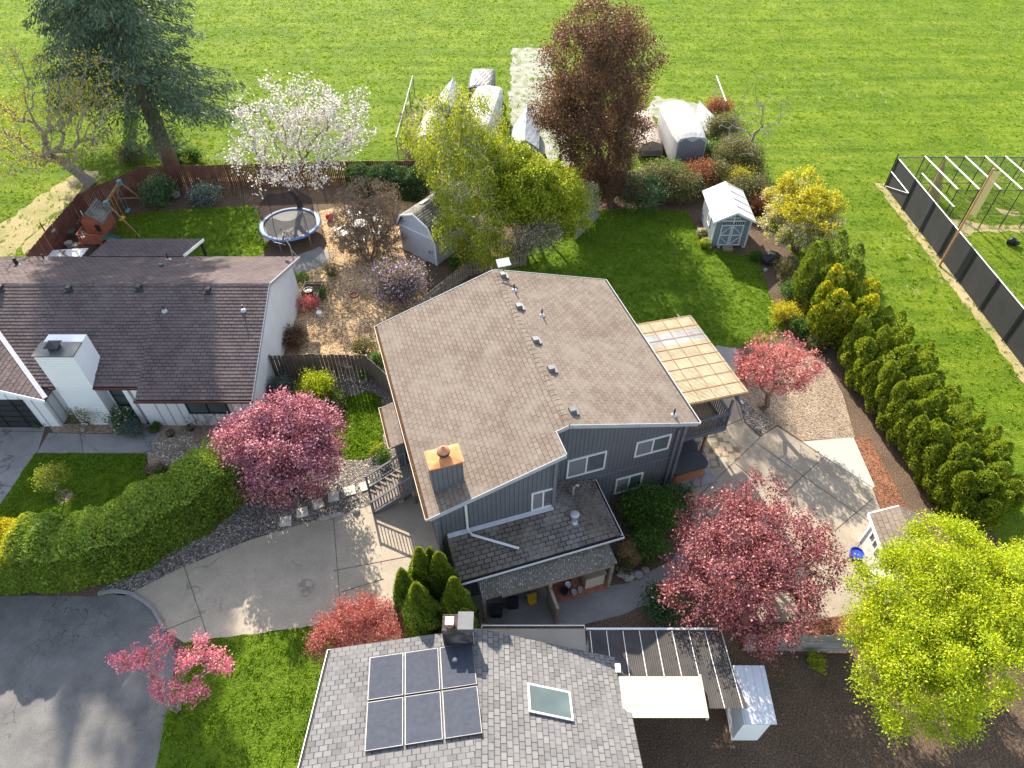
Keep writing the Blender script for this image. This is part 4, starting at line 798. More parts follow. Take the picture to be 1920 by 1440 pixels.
w = MB(); w.box(-19.2, 23.72, 0, -18.3, 23.75, 2.3); w.box(-19.15, 23.2, .0, -18.3, 23.72, .12); part('porch_recess', w, M['greymetal'], wh)
r_ = MB()
courses(r_, (-18.5, 22.45, zf(22.45)), (-12.78, 22.45, zf(22.45)), (-12.78, YR, ZR), (-18.5, YR, ZR), .2)
courses(r_, (-31, 23.1, zf(23.1)), (-18.5, 23.1, zf(23.1)), (-18.5, YR, ZR), (-31, YR, ZR), .2)
courses(r_, (-12.78, 33.75, zbk(33.75)), (-31, 33.75, zbk(33.75)), (-31, YR, ZR), (-12.78, YR, ZR), .2)
for x0, x1, yf in ((-18.5, -12.8, 22.47), (-31, -18.5, 23.12)):
    r_.slab([(x1, yf, zf(yf) - .012), (x1, YR, ZR - .012), (x1, 33.73, zbk(33.73) - .012), (x1, 33.73, zbk(33.73) - .12), (x1, YR, ZR - .12), (x1, yf, zf(yf) - .12)], (x0 - x1, 0, 0))
caps(r_, (-31, YR, ZR), (-12.78, YR, ZR), .3, .28, .12)
wr = part('roof', r_, M['roof_brown'], wh)
# cross gable over the garage, valley to the main roof
g_ = MB(); zg = lambda x: 2.62 + .40 * (-22.9 - x); zg0 = 2.66
n = 22
for i in range(n):
    x0, x1 = -22.9 - i * .36, -22.9 - (i + 1) * .36
    yv0 = 22.45 + (zg(x0) - 2.62) / .4 + .12; yv1 = 22.45 + (zg(x1) - 2.62) / .4 + .12
    za, zb = zg(x0) + .06, zg(x1) + .05
    g_.face([(x0, 22.4, za), (x0, yv0, za), (x1, yv1, zb), (x1, 22.4, zb)], [(22.4, i * .4), (yv0, i * .4), (yv1, i * .4 + .4), (22.4, i * .4 + .4)]); g_.face([(x0, 22.4, za - .04), (x0, yv0, za - .04), (x0, yv0, za), (x0, 22.4, za)])
g_.slab([(-22.92, 22.42, zg(-22.92)), (-30.8, 22.42, zg(-30.8)), (-30.8, 22.42, zg(-30.8) - .1), (-22.92, 22.42, zg(-22.92) - .1)], (0, 1.0, 0))
part('garage_roof', g_, M['roof_brown'], wh)
m = MB(); m.beam((-22.88, 22.5, zg(-22.88) + .10), (-27.8, 27.42, zg(-27.8) + .10), .22, .03); part('valley_flashing', m, M['steel'], wh)
m = MB(); m.beam((-22.9, 22.36, zg(-22.9) - .03), (-30.8, 22.36, zg(-30.8) - .03), .035, .2); part('bargeboard', m, M['white'], wh)
m = MB(); m.slab([(-23.55, 22.95, 0), (-23.55, 22.95, 2.78), (-30.6, 22.95, 5.45), (-30.6, 22.95, 0)], (0, .795, 0)); part('garage_wall', m, M['white_side'], wh)
m = MB(); m.box(-30, 22.90, 0, -24.55, 22.95, 2.1); gd = part('garage_door', m, M['darkmetal'], wh); m = MB()
for k in range(5): m.box(-30, 22.87, .02 + k * .42, -24.55, 22.90, .05 + k * .42)
for k in range(5): m.box(-25.2 - k * 1.1, 22.87, .06, -25.12 - k * 1.1, 22.895, 2.1)
part('door_rails', m, M['black'], gd)
m = MB(); m.box(-22.58, 23.06, 0, -20.72, 24.6, 5.0); c_ = part('chimney', m, M['white_lap'], wh)
m = MB(); m.box(-22.64, 23.0, 5.0, -20.66, 24.02, 5.06); part('chimney_cap', m, M['greymetal'], c_)
m = MB(); m.box(-21.95, 23.35, 5.06, -21.5, 23.7, 5.3); m.hexa([(-22.05, 23.22, 5.33), (-21.4, 23.22, 5.33), (-21.4, 23.83, 5.33), (-22.05, 23.83, 5.33)], [(-21.76, 23.5, 5.52), (-21.7, 23.5, 5.52), (-21.7, 23.56, 5.52), (-21.76, 23.56, 5.52)]); part('flue_cap', m, M['darkmetal'], c_)
m = MB(); m.hexa([(-20.72, 23.6, 2.9), (-20.2, 23.6, 2.78), (-20.2, 25.2, 3.3), (-20.72, 25.2, 3.35)], [(-20.72, 23.6, 3.15), (-20.5, 23.6, 2.83), (-20.5, 25.2, 3.4), (-20.72, 25.2, 3.55)]); part('chimney_cricket', m, M['roof_brown'], wh)
gutter(wh, (-18.55, 22.44, zf(22.45)), (-12.74, 22.44, zf(22.45)), (0, -1, 0), M['brown_gutter'], .13, M['debris']); gutter(wh, (-20.7, 23.09, zf(23.1)), (-18.5, 23.09, zf(23.1)), (0, -1, 0), M['brown_gutter'], .13, M['debris']); gutter(wh, (-22.85, 23.09, zf(23.1)), (-22.6, 23.09, zf(23.1)), (0, -1, 0), M['brown_gutter'], .13, M['debris'])
m = MB(); m.beam((-12.76, 22.45, zf(22.45) - .08), (-12.76, YR, ZR - .08), .04, .17); m.beam((-12.76, YR, ZR - .08), (-12.76, 33.75, zbk(33.75) - .08), .04, .17); m.beam((-12.8, 33.77, zbk(33.75) - .08), (-30.9, 33.77, zbk(33.75) - .08), .04, .16); part('fascia', m, M['fascia'], wh)
window(wh, (-16.55, 23.0, 1.0), (1, 0, 0), (0, -1, 0), 2.1, 1.05, 1, M['darkmetal']); window(wh, (-20.6, 23.75, .75), (1, 0, 0), (0, -1, 0), 1.05, 1.6, 0, M['darkmetal'], bars=1); window(wh, (-23.2, 23.75, .95), (1, 0, 0), (0, -1, 0), .5, 1.5, 0, M['darkmetal'])
for px, py in ((2, 541), (130, 543), (261, 541), (391, 546)):
    y = 27
    for _ in range(30): p = G(px, py, zf(y)); y = p.y
    roof_vent(wr, G(px, py, zf(y)), M['darkmetal'], .28)
for px, py, hh in ((309, 583, .35), (457, 582, .35)):
    y = 26
    for _ in range(30): p = G(px, py, zf(y)); y = p.y
    vent_pipe(wr, G(px, py, zf(y)), hh)
for px, py, hh in ((316, 487, .45), (84, 488, .4), (33, 497, .5)):
    y = 32
    for _ in range(30): p = G(px, py, zbk(y)); y = p.y
    vent_pipe(wr, G(px, py, zbk(y)), hh, .045 if px > 40 else .1)
y = 31
for _ in range(30): p = G(304, 500, zbk(y)); y = p.y
roof_vent(wr, G(304, 500, zbk(y)), M['greymetal'], .25, (0, 1, 0))
m = MB(); courses(m, (-19.45, 36.15, 2.55), (-25.35, 36.15, 2.55), (-25.35, 33.7, 3.02), (-19.75, 33.7, 3.02), .2); m.slab([(-19.45, 36.14, 2.54), (-25.35, 36.14, 2.54), (-25.35, 33.7, 3.0), (-19.75, 33.7, 3.0)], (0, 0, -.12)); part('patio_roof', m, M['roof_brown'], wh)
m = MB(); m.beam((-19.42, 36.15, 2.5), (-19.72, 33.75, 2.98), .04, .18); part('bargeboard', m, M['white'], wh)
for x in (-19.6, -25.2): m = MB(); m.box(x - .07, 35.95, 0, x + .07, 36.09, 2.45); part('post', m, M['dark'], wh)
m = MB(); m.beam((-19.4, 34.5, .8), (-17.6, 34.5, .8), .05, .06)
for k in range(9): m.beam((-19.4 + k * .22, 34.5, .05), (-19.4 + k * .22, 34.5, .8), .04, .04)
m.beam((-17.6, 34.5, .8), (-17.6, 33.9, .8), .05, .06); part('patio_railing', m, M['redwood'], wh)
dsh = thing('satellite_dish', 'grey satellite dish on a bent mast at the back corner of the brown roof', 'satellite dish', (-13.0, 33.6, 3.0))
m = MB(); m.tube([(-13.1, 33.55, 2.95), (-13.1, 33.6, 3.85), (-13.3, 33.75, 4.1)], .03, 7); m.tube([(-12.75, 33.5, 3.0), (-13.1, 33.6, 3.6)], .015, 6); part('mast', m, M['steel'], dsh)
m = MB(); m.lathe((0, 0, 0), [(.38, .10), (.3, .05), (.15, .012), (.02, 0), (.02, .02), (.15, .03), (.3, .07), (.38, .115)], 20); q = part('dish', m, M['greymetal'], dsh, smooth=True); q.location = Vector((-13.4, 33.75, 4.15)) - Vector(dsh.location); q.data.transform(Matrix.Translation(Vector(dsh.location))); q.rotation_euler = (R(10), R(-72), 0)
m = MB(); m.tube([(-13.4, 33.7, 3.85), (-14.05, 33.75, 4.0), (-14.1, 33.75, 4.15)], .018, 6); part('feed_arm', m, M['steel'], dsh)

# ------------------------------------------------------------------ near grey-roofed house at the bottom
nh = thing('house', 'grey shingled neighbour house with solar panels, nearest the camera at the bottom', 'house', (-1, 6, 0))
ax, ay, az = -1.27, 10.62, 3.3; r_ = MB()
A_ = Vector((ax, ay, az)); Lw = Vector((-6.46, 9.86, 3.3)); upv = Vector((.14, -1, .34)) * 7.5; lv = (A_ - Lw)
ldir = Vector((lv.y, -lv.x, 0)).normalized(); lup = Vector((ldir.x, ldir.y, .34)) * 7.5
A2 = A_ + Vector((.25, -7.3, 2.45))
courses(r_, Lw, A_, A2, Lw + (A2 - A_), .2)
Rw = Vector((3.95, 9.86, 2.45))
courses(r_, Rw + (A2 - A_), Rw, A_, A2, .2)
off = Vector((0, 0, -.12)); r_.slab([Lw - Zv * .015, A_ - Zv * .015, A2 - Zv * .015, Lw + (A2 - A_) - Zv * .015], off); r_.slab([A_ - Zv * .015, Rw - Zv * .015, Rw + (A2 - A_) - Zv * .015, A2 - Zv * .015], off)
nr = part('roof', r_, M['roof_grey'], nh)
m = MB(); m.prism([(-6.2, 2.6), (3.6, 2.6), (3.6, 9.5), (-1.2, 10.2), (-6.2, 9.5)], 0, 2.4); part('wall', m, M['stucco'], nh)
gutter(nh, Lw + Vector((-.02, 0, 0)), Lw + (A2 - A_), (-1, -.1, 0), M['vinyl'], .1)
nl = (lv.normalized()).cross((A2 - A_).normalized()); nl = nl if nl.z > 0 else -nl
e1 = lv.normalized(); e2 = nl.cross(e1); e2 = e2 if e2.y < 0 else -e2
for k in range(6):
    col, row_ = k % 3, k // 3
    o0 = Lw + e1 * (1.42 + col * 1.22) + e2 * (.72 + row_ * 1.8) + nl * .07; m = MB(); m.slab([o0 + e1 * 0, o0 + e1 * 1.16, o0 + e1 * 1.16 + e2 * 1.72, o0 + e2 * 1.72], nl * .04); p_ = part('solar_panel', m, M['greymetal'], nr)
    m = MB(); o1 = o0 + nl * .043 + e1 * .025 + e2 * .025; m.slab([o1, o1 + e1 * 1.11, o1 + e1 * 1.11 + e2 * 1.67, o1 + e2 * 1.67], nl * .003); part('cells', m, M['solar'], p_)
brick = shingle('sooty_brick', (.20, .16, .14), (.11, .09, .085), (.4, .38, .37), .21, .075, (.5, .5, .5), .45)
m = MB(); m.box(-2.42, 9.95, 2.5, -1.38, 10.55, 4.62); c_ = part('chimney', m, brick, nh); m = MB(); m.box(-1.87, 9.93, 4.62, -1.33, 10.57, 4.8); part('chimney_cap', m, M['greymetal'], c_)
m = MB(); m.lathe((-2.15, 10.2, 4.6), [(.17, 0), (.17, .12), (.13, .14)], 12); part('flue', m, M['terracotta'], c_)
m = MB(); m.box(-2.3, 10.08, 4.78, -2.0, 10.36, 4.86); m.box(-2.24, 10.12, 4.72, -2.06, 10.3, 4.78); part('flue_cap', m, M['vinyl'], c_)
m = MB(); m.box(-1.36, 9.92, 3.2, -1.33, 10.0, 4.4); part('flashing', m, M['steel'], c_)
q = A_.lerp(A2, .2) + Vector((-.75, .1, -.0)); m = MB(); m.lathe(q + Zv * -.05, [(.12, 0), (.11, .08), (.06, .2)], 10); part('vent_pipe', m, M['steel'], nr)
m = MB(); o0 = A_.lerp(A2, .25) + (Rw - A_) * .33; uu = (Rw - A_).normalized(); vv = (A2 - A_).normalized(); m.slab([o0, o0 + uu * 1.5, o0 + uu * 1.5 + vv * 1.1, o0 + vv * 1.1], (0, 0, .12)); sk = part('skylight', m, M['vinyl'], nr); m = MB(); o1 = o0 + uu * .07 + vv * .07 + Zv * .122; m.slab([o1, o1 + uu * 1.36, o1 + uu * 1.36 + vv * .96, o1 + vv * .96], (0, 0, .004)); part('pane', m, M['glass'], sk)
m = MB(); m.prism([(-1.1, 10.0), (2.75, 9.2), (2.75, 11.0), (-1.1, 11.0)], 2.3, 2.42); part('flat_roof', m, M['membrane'], nh)
gutter(nh, (-1.15, 11.0, 2.46), (2.75, 11.0, 2.46), (0, 1, 0), M['vinyl'], .12, M['debris'])
m = MB(); m.prism([(-1.0, 9.6), (2.6, 9.6), (2.6, 10.85), (-1.0, 10.85)], 0, 2.3); part('wall', m, M['cream'], nh)
pc = thing('patio_cover', 'smoked corrugated patio cover with pale ribs beside the near grey house', 'patio cover', (5.3, 9.8, 0))
m = MB(); m.slab([(2.85, 8.0, 2.85), (8.1, 8.0, 2.85), (7.75, 11.0, 2.3), (2.85, 11.0, 2.3)], (0, 0, -.015)); part('roof_sheet', m, M['poly'], pc)
for k in range(9):
    x = 2.95 + k * .62; m = MB(); m.beam((x, 8.0, 2.87), (x, 10.95, 2.33), .025, .02); part('rib', m, M['vinyl'], pc)
m = MB(); m.beam((2.8, 11.03, 2.3), (7.8, 11.03, 2.3), .07, .12); part('front_rail', m, M['vinyl'], pc)
for x in (2.95, 5.4, 7.6): m = MB(); m.box(x - .05, 10.8, 0, x + .05, 10.9, 2.25); part('post', m, M['white'], pc)
m = MB(); m.box(3.75, 8.9, 2.95, 6.55, 9.02, 3.0); m.box(3.75, 8.5, 3.02, 6.55, 8.88, 3.06); m.box(3.75, 8.05, 3.08, 6.55, 8.47, 3.12); m.box(6.55, 7.6, 2.9, 6.62, 9.04, 3.14); m.box(3.75, 7.6, 3.14, 6.55, 8.02, 3.18); solo('metal_awning', m, M['cream2'], 'cream ribbed metal awning panel lying over the smoked patio cover', 'awning', (5.1, 8.4, 2.95))
m = MB(); m.box(3.68, 9.45, 2.5, 3.86, 9.5, 2.9); m.box(3.68, 9.2, 2.88, 3.86, 9.5, 2.92); solo('downspout_elbow', m, M['white'], 'white downspout piece at the right corner of the near grey roof', 'downspout', (3.77, 9.4, 2.6))
ws = thing('shed', 'pale white shed wall partly under the red maple at the bottom', 'shed', (8.6, 9.0, 0)); m = MB(); m.box(8.15, 7.8, 0, 9.1, 9.55, 2.1); part('wall', m, M['stucco'], ws); m = MB(); m.slab([(8.05, 7.7, 2.12), (9.2, 7.7, 2.12), (9.2, 9.65, 2.3), (8.05, 9.65, 2.3)], (0, 0, .06)); part('roof', m, M['barn'], ws)
fence('low weathered board fence under the red maple, bottom right', [(9.3, 11.15), (13.6, 11.1)], 1.5, .28, M['palefence'], M['redwood'], horiz=True, postevery=1.6)

# ------------------------------------------------------------------ fences
TP = lambda q, z=1.8: G(q[0], q[1], z)
fence('long red-brown board fence around the yard behind the white house', [TP(q) for q in ((20, 512), (46, 481), (95, 422), (146, 364), (182, 347), (217, 334), (262, 312), (422, 309), (650, 302), (791, 301))], 1.8, .14, M['redfence'], M['redfence'], topcap=False, gap=.02)
fence('grey picket fence between the barn-roofed shed and the slate house', [TP(q, 1.2) for q in ((985, 470), (880, 487), (770, 575), (722, 640))], 1.2, .19, M['timber'], M['timber'], gap=.06)
fence('short weathered fence by the lime tree at the top of the back lawn', [TP(q, 1.5) for q in ((1082, 415), (1124, 376))], 1.5, .14, M['palefence'], M['timber'])
fence('dark weathered side fence from the white house to the slate house', [TP(q, 1.75) for q in ((504, 667), (575, 664), (684, 666), (722, 700), (740, 750))], 1.75, .2, M['greyfence'], M['timber'], gap=.03, jit=.05)
cf = thing('chain_link_fence', 'tall chain link fence with black privacy slats across the grass field', 'fence', (28.6, 38, 0))
ys = [46.7, 43.6, 40.7, 37.9, 35.1, 32.3, 29.5, 26.7, 23.9, 21.1]; HX = lambda y: 28.45 + (46.7 - y) * .028; FH = 2.4
for y0, y1 in zip(ys, ys[1:]):
    m = MB(); m.slab([(HX(y0), y0, .06), (HX(y1), y1 + .004, .06), (HX(y1), y1 + .004, FH - .04), (HX(y0), y0, FH - .04)], (.03, 0, 0)); part('slat_panel', m, M['slats'], cf)
for y in ys: m = MB(); m.tube([(HX(y) - .06, y, 0), (HX(y) - .06, y, FH + (.25 if y == 46.7 else .03))], .045, 8); part('post', m, M['darkmetal'], cf)
m = MB(); m.tube([(HX(46.7), 46.7, FH), (HX(21.1), 21.1, FH)], .04, 8); part('top_rail', m, M['steel'], cf)
m = MB(); m.tube([(HX(46.7) - .06, 46.7, 1.3), (HX(43.6) - .06, 43.6, 1.3)], .03, 6); m.tube([(HX(46.7) - .06, 46.7, .1), (HX(43.6) - .06, 43.6, 1.3)], .015, 6); part('brace_rail', m, M['steel'], cf)
bp = [(28.2 + (46.7 - y) * .028, y) for y in (47.2, 40, 34, 28, 20)]
sheet('fence_foot_dirt', [(a[0] - .35, a[1]) for a in bp] + [(a[0] + .45, a[1]) for a in bp[::-1]], M['path_dirt'], 2, amp=.12, world=True)
bfn = thing('chain_link_fence', 'see-through chain link fence along the far side of the batting cage', 'fence', (36, 46.7, 0))
m = MB(); m.face([(28.5, 46.75, 0), (46, 46.75, 0), (46, 46.75, 2.4), (28.5, 46.75, 2.4)]); part('mesh', m, M['link'], bfn)
for k in range(7): m = MB(); x = 31 + k * 2.4; m.tube([(x, 46.75, 0), (x, 46.75, 2.4)], .035, 6); part('post', m, M['greymetal'], bfn)
m = MB(); m.tube([(28.5, 46.75, 2.4), (46, 46.75, 2.4)], .035, 6); part('top_rail', m, M['greymetal'], bfn)
bc_ = thing('batting_cage', 'batting cage of white top bars and thin dark posts behind the slatted fence', 'batting cage', (33, 43.5, 0))
for k, x in enumerate((29.75, 31.2, 32.65, 34.1, 35.55, 37.0)):
    m = MB(); m.tube([(x, 45.7, 3.05), (x + .35, 41.2, 3.05)], .05, 7); part('top_bar', m, M['vinyl'], bc_)
    for xx, yy in ((x, 45.7), (x + .35, 41.2)): m = MB(); m.tube([(xx, yy, 0), (xx, yy, 3.05)], .035, 6); part('post', m, M['darkmetal'], bc_)
m = MB(); m.tube([(28.95, 43.9, 2.7), (29.3, 39.6, 2.7)], .045, 7); part('top_bar', m, M['vinyl'], bc_)
for xx, yy in ((28.95, 43.9), (29.3, 39.6)): m = MB(); m.tube([(xx, yy, 0), (xx, yy, 2.7)], .035, 6); part('post', m, M['darkmetal'], bc_)
m = MB(); m.tube([(29.75, 45.7, 2.95), (37, 45.7, 2.95)], .015, 5); m.tube([(30.1, 41.2, 2.95), (37.4, 41.2, 2.95)], .015, 5); m.tube([(29.75, 45.7, .9), (37, 45.7, .9)], .02, 5); part('cable', m, M['darkmetal'], bc_)
m = MB(); m.face([(30.1, 41.2, 0), (37.4, 41.2, 0), (37.4, 41.2, 3), (30.1, 41.2, 3)]); part('net', m, M['cagenet'], bc_); m = MB(); m.face([(29.75, 45.7, 0), (37, 45.7, 0), (37, 45.7, 3), (29.75, 45.7, 3)]); part('net', m, M['cagenet'], bc_)
m = MB(); m.tube([(31.2, 45.6, 2.9), (31.0, 44.4, .1)], [.06, .55], 9); solo('bundled_net', m, netmat('bundled_net', (.22, .17, .08), .6), 'brownish net gathered into a hanging bundle in the batting cage', 'net', (31, 45, 0))
m = MB(); m.blob((34.2, 39.2, .28), (.3, .22, .28), 4); m.blob((34.5, 39.1, .18), (.25, .2, .18), 8); solo('ball_bag', m, M['black'], 'small dark bag lying on the grass beside the batting cage', 'bag', (34.3, 39.2, 0), smooth=True)
sheet('batting_dirt', [(29.3, 43.8), (31.2, 42.6), (33.6, 41.6), (38, 41.3), (38, 40.8), (33, 40.7), (30.8, 39.9), (29.6, 41.5)], M['path_dirt'], 3, amp=.2, world=True)
sheet('home_plate_dirt', [(35.4, 43.8), (36.9, 43.3), (36.7, 42.6), (35.5, 42.9)], M['path_dirt'], 3, amp=.1, world=True)
fp = thing('foul_pole', 'tall rusty orange foul pole with a yellow mesh wing by the slatted fence', 'pole', (28.3, 36.75, 0))
m = MB(); m.tube([(28.3, 36.75, 0), (28.3, 36.75, 7.05)], [.075, .06], 10); part('pole', m, M['orange'], fp); m = MB(); m.slab([(28.36, 36.75, 3.9), (28.85, 36.75, 3.9), (28.85, 36.75, 6.85), (28.36, 36.75, 6.85)], (0, .02, 0)); part('mesh_wing', m, M['foulmesh'], fp)

# ------------------------------------------------------------------ sheds
b_ = thing('shed', 'grey garden shed with white cross-braced double doors and bright plastic roof on the back lawn', 'shed', (14.7, 40.5, 0))
m = MB(); ge = [(13.5, 0.12), (15.9, 0.12), (15.9, 2.12), (14.7, 2.72), (13.5, 2.12)]; m.slab([(x, 38.9, z) for x, z in ge], (0, 3.4, 0)); part('wall', m, M['shedgrey'], b_)
def zs(x): return 2.86 - .5 * abs(x - 14.7)
for s in (-1, 1):
    m = MB(); e = 14.7 + s * 1.42; m.slab([(14.7, 38.6, 2.86), (e, 38.6, zs(e)), (e, 42.5, zs(e)), (14.7, 42.5, 2.86)], (0, 0, -.06)); rp = part('roof_panel', m, M['shedroof'], b_)
    for k in range(5): m = MB(); y = 38.65 + k * .95; m.beam((14.7 + s * .03, y, 2.872), (e, y, zs(e) + .012), .06, .025); part('roof_rib', m, M['shedtrim'], rp)
m = MB(); m.beam((14.7, 38.58, 2.87), (14.7, 42.52, 2.87), .14, .04); part('ridge_cap', m, M['white'], b_)
m = MB()
for x in (13.53, 15.87): m.box(x - .05, 38.86, .12, x + .05, 38.9, 2.1)
m.box(14.67, 38.84, 1.95, 14.73, 38.9, 2.66); m.box(14.3, 38.85, 2.3, 15.1, 38.9, 2.35); m.box(13.9, 38.83, 2.06, 15.5, 38.9, 2.13)
for s in (-1, 1): m.beam((14.7, 38.6, 2.8), (14.7 + s * 1.42, 38.6, zs(14.7 + s * 1.42) - .05), .03, .1)
part('trim', m, M['shedtrim'], b_)
for s in (0, 1):
    x0, x1 = (13.95, 14.68) if s == 0 else (14.72, 15.45); m = MB(); m.box(x0, 38.86, .2, x1, 38.9, 1.8); d_ = part('door', m, M['shedgrey'], b_); m = MB()
    for x in (x0, x1 - .07): m.box(x, 38.82, .2, x + .07, 38.86, 1.8)
    for z in (.2, .96, 1.73): m.box(x0 + .07, 38.825, z, x1 - .07, 38.86, z + .06)
    xi, xo = (x1, x0) if s == 0 else (x0, x1); m.beam((xi, 38.835, 1.72), (xo, 38.835, 1.0), .03, .045, (0, 1, 0)); m.beam((xo, 38.835, .95), (xi, 38.835, .25), .03, .045, (0, 1, 0)); part('door_brace', m, M['shedtrim'], d_)
    m = MB(); m.box(x0 + .03, 38.85, 1.86, x1 - .03, 38.88, 2.02); w_ = part('transom_window', m, M['black'], b_); m = MB()
    for k in range(6): x = x0 + .03 + k * (x1 - x0 - .06) / 5; m.box(x - .012, 38.835, 1.86, x + .012, 38.85, 2.02)
    part('glazing_bars', m, M['shedtrim'], w_)
window(b_, (13.5, 40.6, .95), (0, -1, 0), (-1, 0, 0), .7, .75, 1, M['white'])
m = MB(); m.box(14.35, 38.4, 0, 15.0, 38.65, .14); m.box(14.35, 38.65, 0, 15.0, 38.85, .24); part('step', m, M['timber'], b_)
for x in (13.55, 14.1, 15.8): m = MB(); m.box(x - .1, 38.8, 0, x + .1, 39.0, .12); part('footing', m, M['greypot'], b_)
fd, dd = Vector((.80, -.60, 0)), Vector((.60, .80, 0)); cb_ = Vector((-6.2, 37.75, 0)); bf = lambda x, y, z: cb_ + fd * x + dd * y + Vector((0, 0, z))
bs = thing('shed', 'pale grey barn-roofed shed half hidden behind the drooping birch', 'shed', cb_ + dd * 2.4)
gp = [(-1.55, 0), (1.55, 0), (1.55, 2.0), (1.12, 2.85), (0, 3.35), (-1.12, 2.85), (-1.55, 2.0)]
m = MB(); m.slab([bf(x, 0, z) for x, z in gp], dd * 4.6); part('wall', m, M['barn'], bs); m = MB(); rp = [(-1.72, 1.9), (-1.2, 2.9), (0, 3.43), (1.2, 2.9), (1.72, 1.9)]
for (x0, z0), (x1, z1) in zip(rp, rp[1:]):
    a, b, c, d = bf(x0, -.18, z0), bf(x1, -.18, z1), bf(x1, 4.8, z1), bf(x0, 4.8, z0)
    courses(m, a, d, c, b, .2) if z1 > z0 else courses(m, c, b, a, d, .2)
    nn = Vector((0, 0, -.06)); m.slab([a - Zv * .02, b - Zv * .02, c - Zv * .02, d - Zv * .02], nn)
part('roof', m, M['roof_shed'], bs); m = MB()
for (x0, z0), (x1, z1) in zip(rp, rp[1:]): m.beam(bf(x0, -.2, z0 - .03), bf(x1, -.2, z1 - .03), .04, .11)
m.beam(bf(-1.55, -.03, 2.0), bf(1.55, -.03, 2.0), .03, .1)
for x in (-1.52, 1.52): m.box(x - .05, -.03, 0, x + .05, 0, 2.0, bf)
part('trim', m, M['white'], bs); m = MB(); m.slab([bf(-.75, 1.2, 3.13), bf(-.4, 1.2, 3.29), bf(-.4, 1.9, 3.29), bf(-.75, 1.9, 3.13)], (0, 0, .1)); part('skylight', m, M['vinyl'], bs)
m = MB(); m.torus(bf(1.15, -.06, .95), .14, .02, 14); solo('hose_hanger', m, M['black'], 'black hose loop hung on the pale barn-roofed shed wall', 'hose', bf(1.15, -.06, .95)).rotation_euler = (0, 0, 0)
ps = thing('shed', 'sage white playhouse shed with tan shingled roof beside the lime tree', 'shed', (16.7, 15, 0))
m = MB(); m.slab([(15.85, 16.2, 0), (17.5, 16.2, 0), (17.5, 16.2, 1.9), (16.7, 16.2, 2.42), (15.85, 16.2, 1.9)], (-.12, -3.0, 0)); part('wall', m, M['playgrey'], ps)
m = MB(); courses(m, (15.5, 13.0, 1.88), (15.62, 16.4, 1.88), (16.72, 16.4, 2.5), (16.6, 13.0, 2.5), .2); courses(m, (17.78, 16.4, 1.88), (17.66, 13.0, 1.88), (16.6, 13.0, 2.5), (16.72, 16.4, 2.5), .2); m.slab([(15.62, 16.4, 1.86), (16.72, 16.4, 2.48), (17.78, 16.4, 1.86), (17.78, 16.4, 1.78), (16.72, 16.4, 2.4), (15.62, 16.4, 1.78)], (-.12, -3.4, 0)); part('roof', m, M['roof_tan'], ps)
m = MB(); m.beam((15.47, 13.0, 1.84), (15.6, 16.42, 1.84), .05, .14); m.beam((15.62, 16.42, 1.84), (16.72, 16.42, 2.46), .05, .12); m.beam((15.84, 16.15, 0), (15.84, 16.15, 1.85), .1, .1); part('trim', m, M['white'], ps)
window(ps, (15.81, 15.85, .85), (-.04, -1, 0), (-1, .04, 0), .78, .62, 1, M['white'], bars=0)
m = MB(); m.slab([(15.1, 14.0, 1.0), (15.75, 13.97, 1.0), (15.75, 13.45, 1.5)], (0, -.05, .02)); m.beam((15.15, 14.1, 1.05), (15.15, 13.5, 1.6), .06, .08); m.beam((15.15, 13.5, 1.6), (15.15, 12.9, 1.05), .06, .08); m.slab([(15.1, 14.15, 1.02), (15.8, 14.15, 1.02), (15.8, 13.5, 1.62), (15.1, 13.5, 1.62)], (0, 0, .03)); m.slab([(15.1, 13.5, 1.62), (15.8, 13.5, 1.62), (15.8, 12.85, 1.02), (15.1, 12.85, 1.02)], (0, 0, .03)); part('porch_gable', m, M['white'], ps)
pot('large blue glazed pot at the corner of the playhouse shed', G(1601, 1045), .30, .42, M['bluepot'])

# ------------------------------------------------------------------ play things and yard things behind the white house
sw = thing('swing_set', 'wooden swing set with teal brackets at the red-brown fence', 'swing set', (-27.3, 42, 0)); P0, P1 = Vector((-27.62, 43.3, 2.4)), Vector((-27.43, 40.6, 2.4))
m = MB(); m.beam(P0 + Vector((0, .3, 0)), P1 - Vector((0, .3, 0)), .1, .14); part('top_beam', m, M['cedar'], sw)
for p, q in ((P0, (-26.4, 43.9, 0)), (P0, (-29.0, 43.7, 0)), (P1, (-25.9, 40.1, 0)), (P1, (-28.7, 40.2, 0))): m = MB(); m.beam(p, q, .09, .09); part('leg', m, M['cedar'], sw)
m = MB(); m.beam(P0.lerp(Vector((-26.4, 43.9, 0)), .62), P0.lerp(Vector((-29, 43.7, 0)), .62), .07, .09); part('cross_brace', m, M['cedar'], sw)
for p in (P0, P1): m = MB(); m.box(p.x - .13, p.y - .16, p.z - .2, p.x + .13, p.y + .16, p.z + .12); part('bracket', m, M['greenblue'], sw)
for y in (42.6, 41.6):
    m = MB()
    for d_ in (-.22, .22): m.tube([(-27.53, y + d_, 2.35), (-27.5, y + d_, .55)], .014, 5)
    m.box(-27.62, y - .26, .5, -27.38, y + .26, .55); part('swing', m, M['yellow'] if y < 42 else M['greenblue'], sw)
ph = thing('playhouse', 'raised redwood playhouse with pitched grey roof, balcony and green slide', 'playhouse', (-28.4, 40, 0))
m = MB(); m.box(-28.95, 39.4, .7, -27.6, 40.9, 1.75)
m.slab([(-28.95, 39.4, 1.75), (-27.6, 39.4, 1.75), (-28.28, 39.4, 2.35)], (0, 1.5, 0)); part('walls', m, M['redwood'], ph)
m = MB(); 
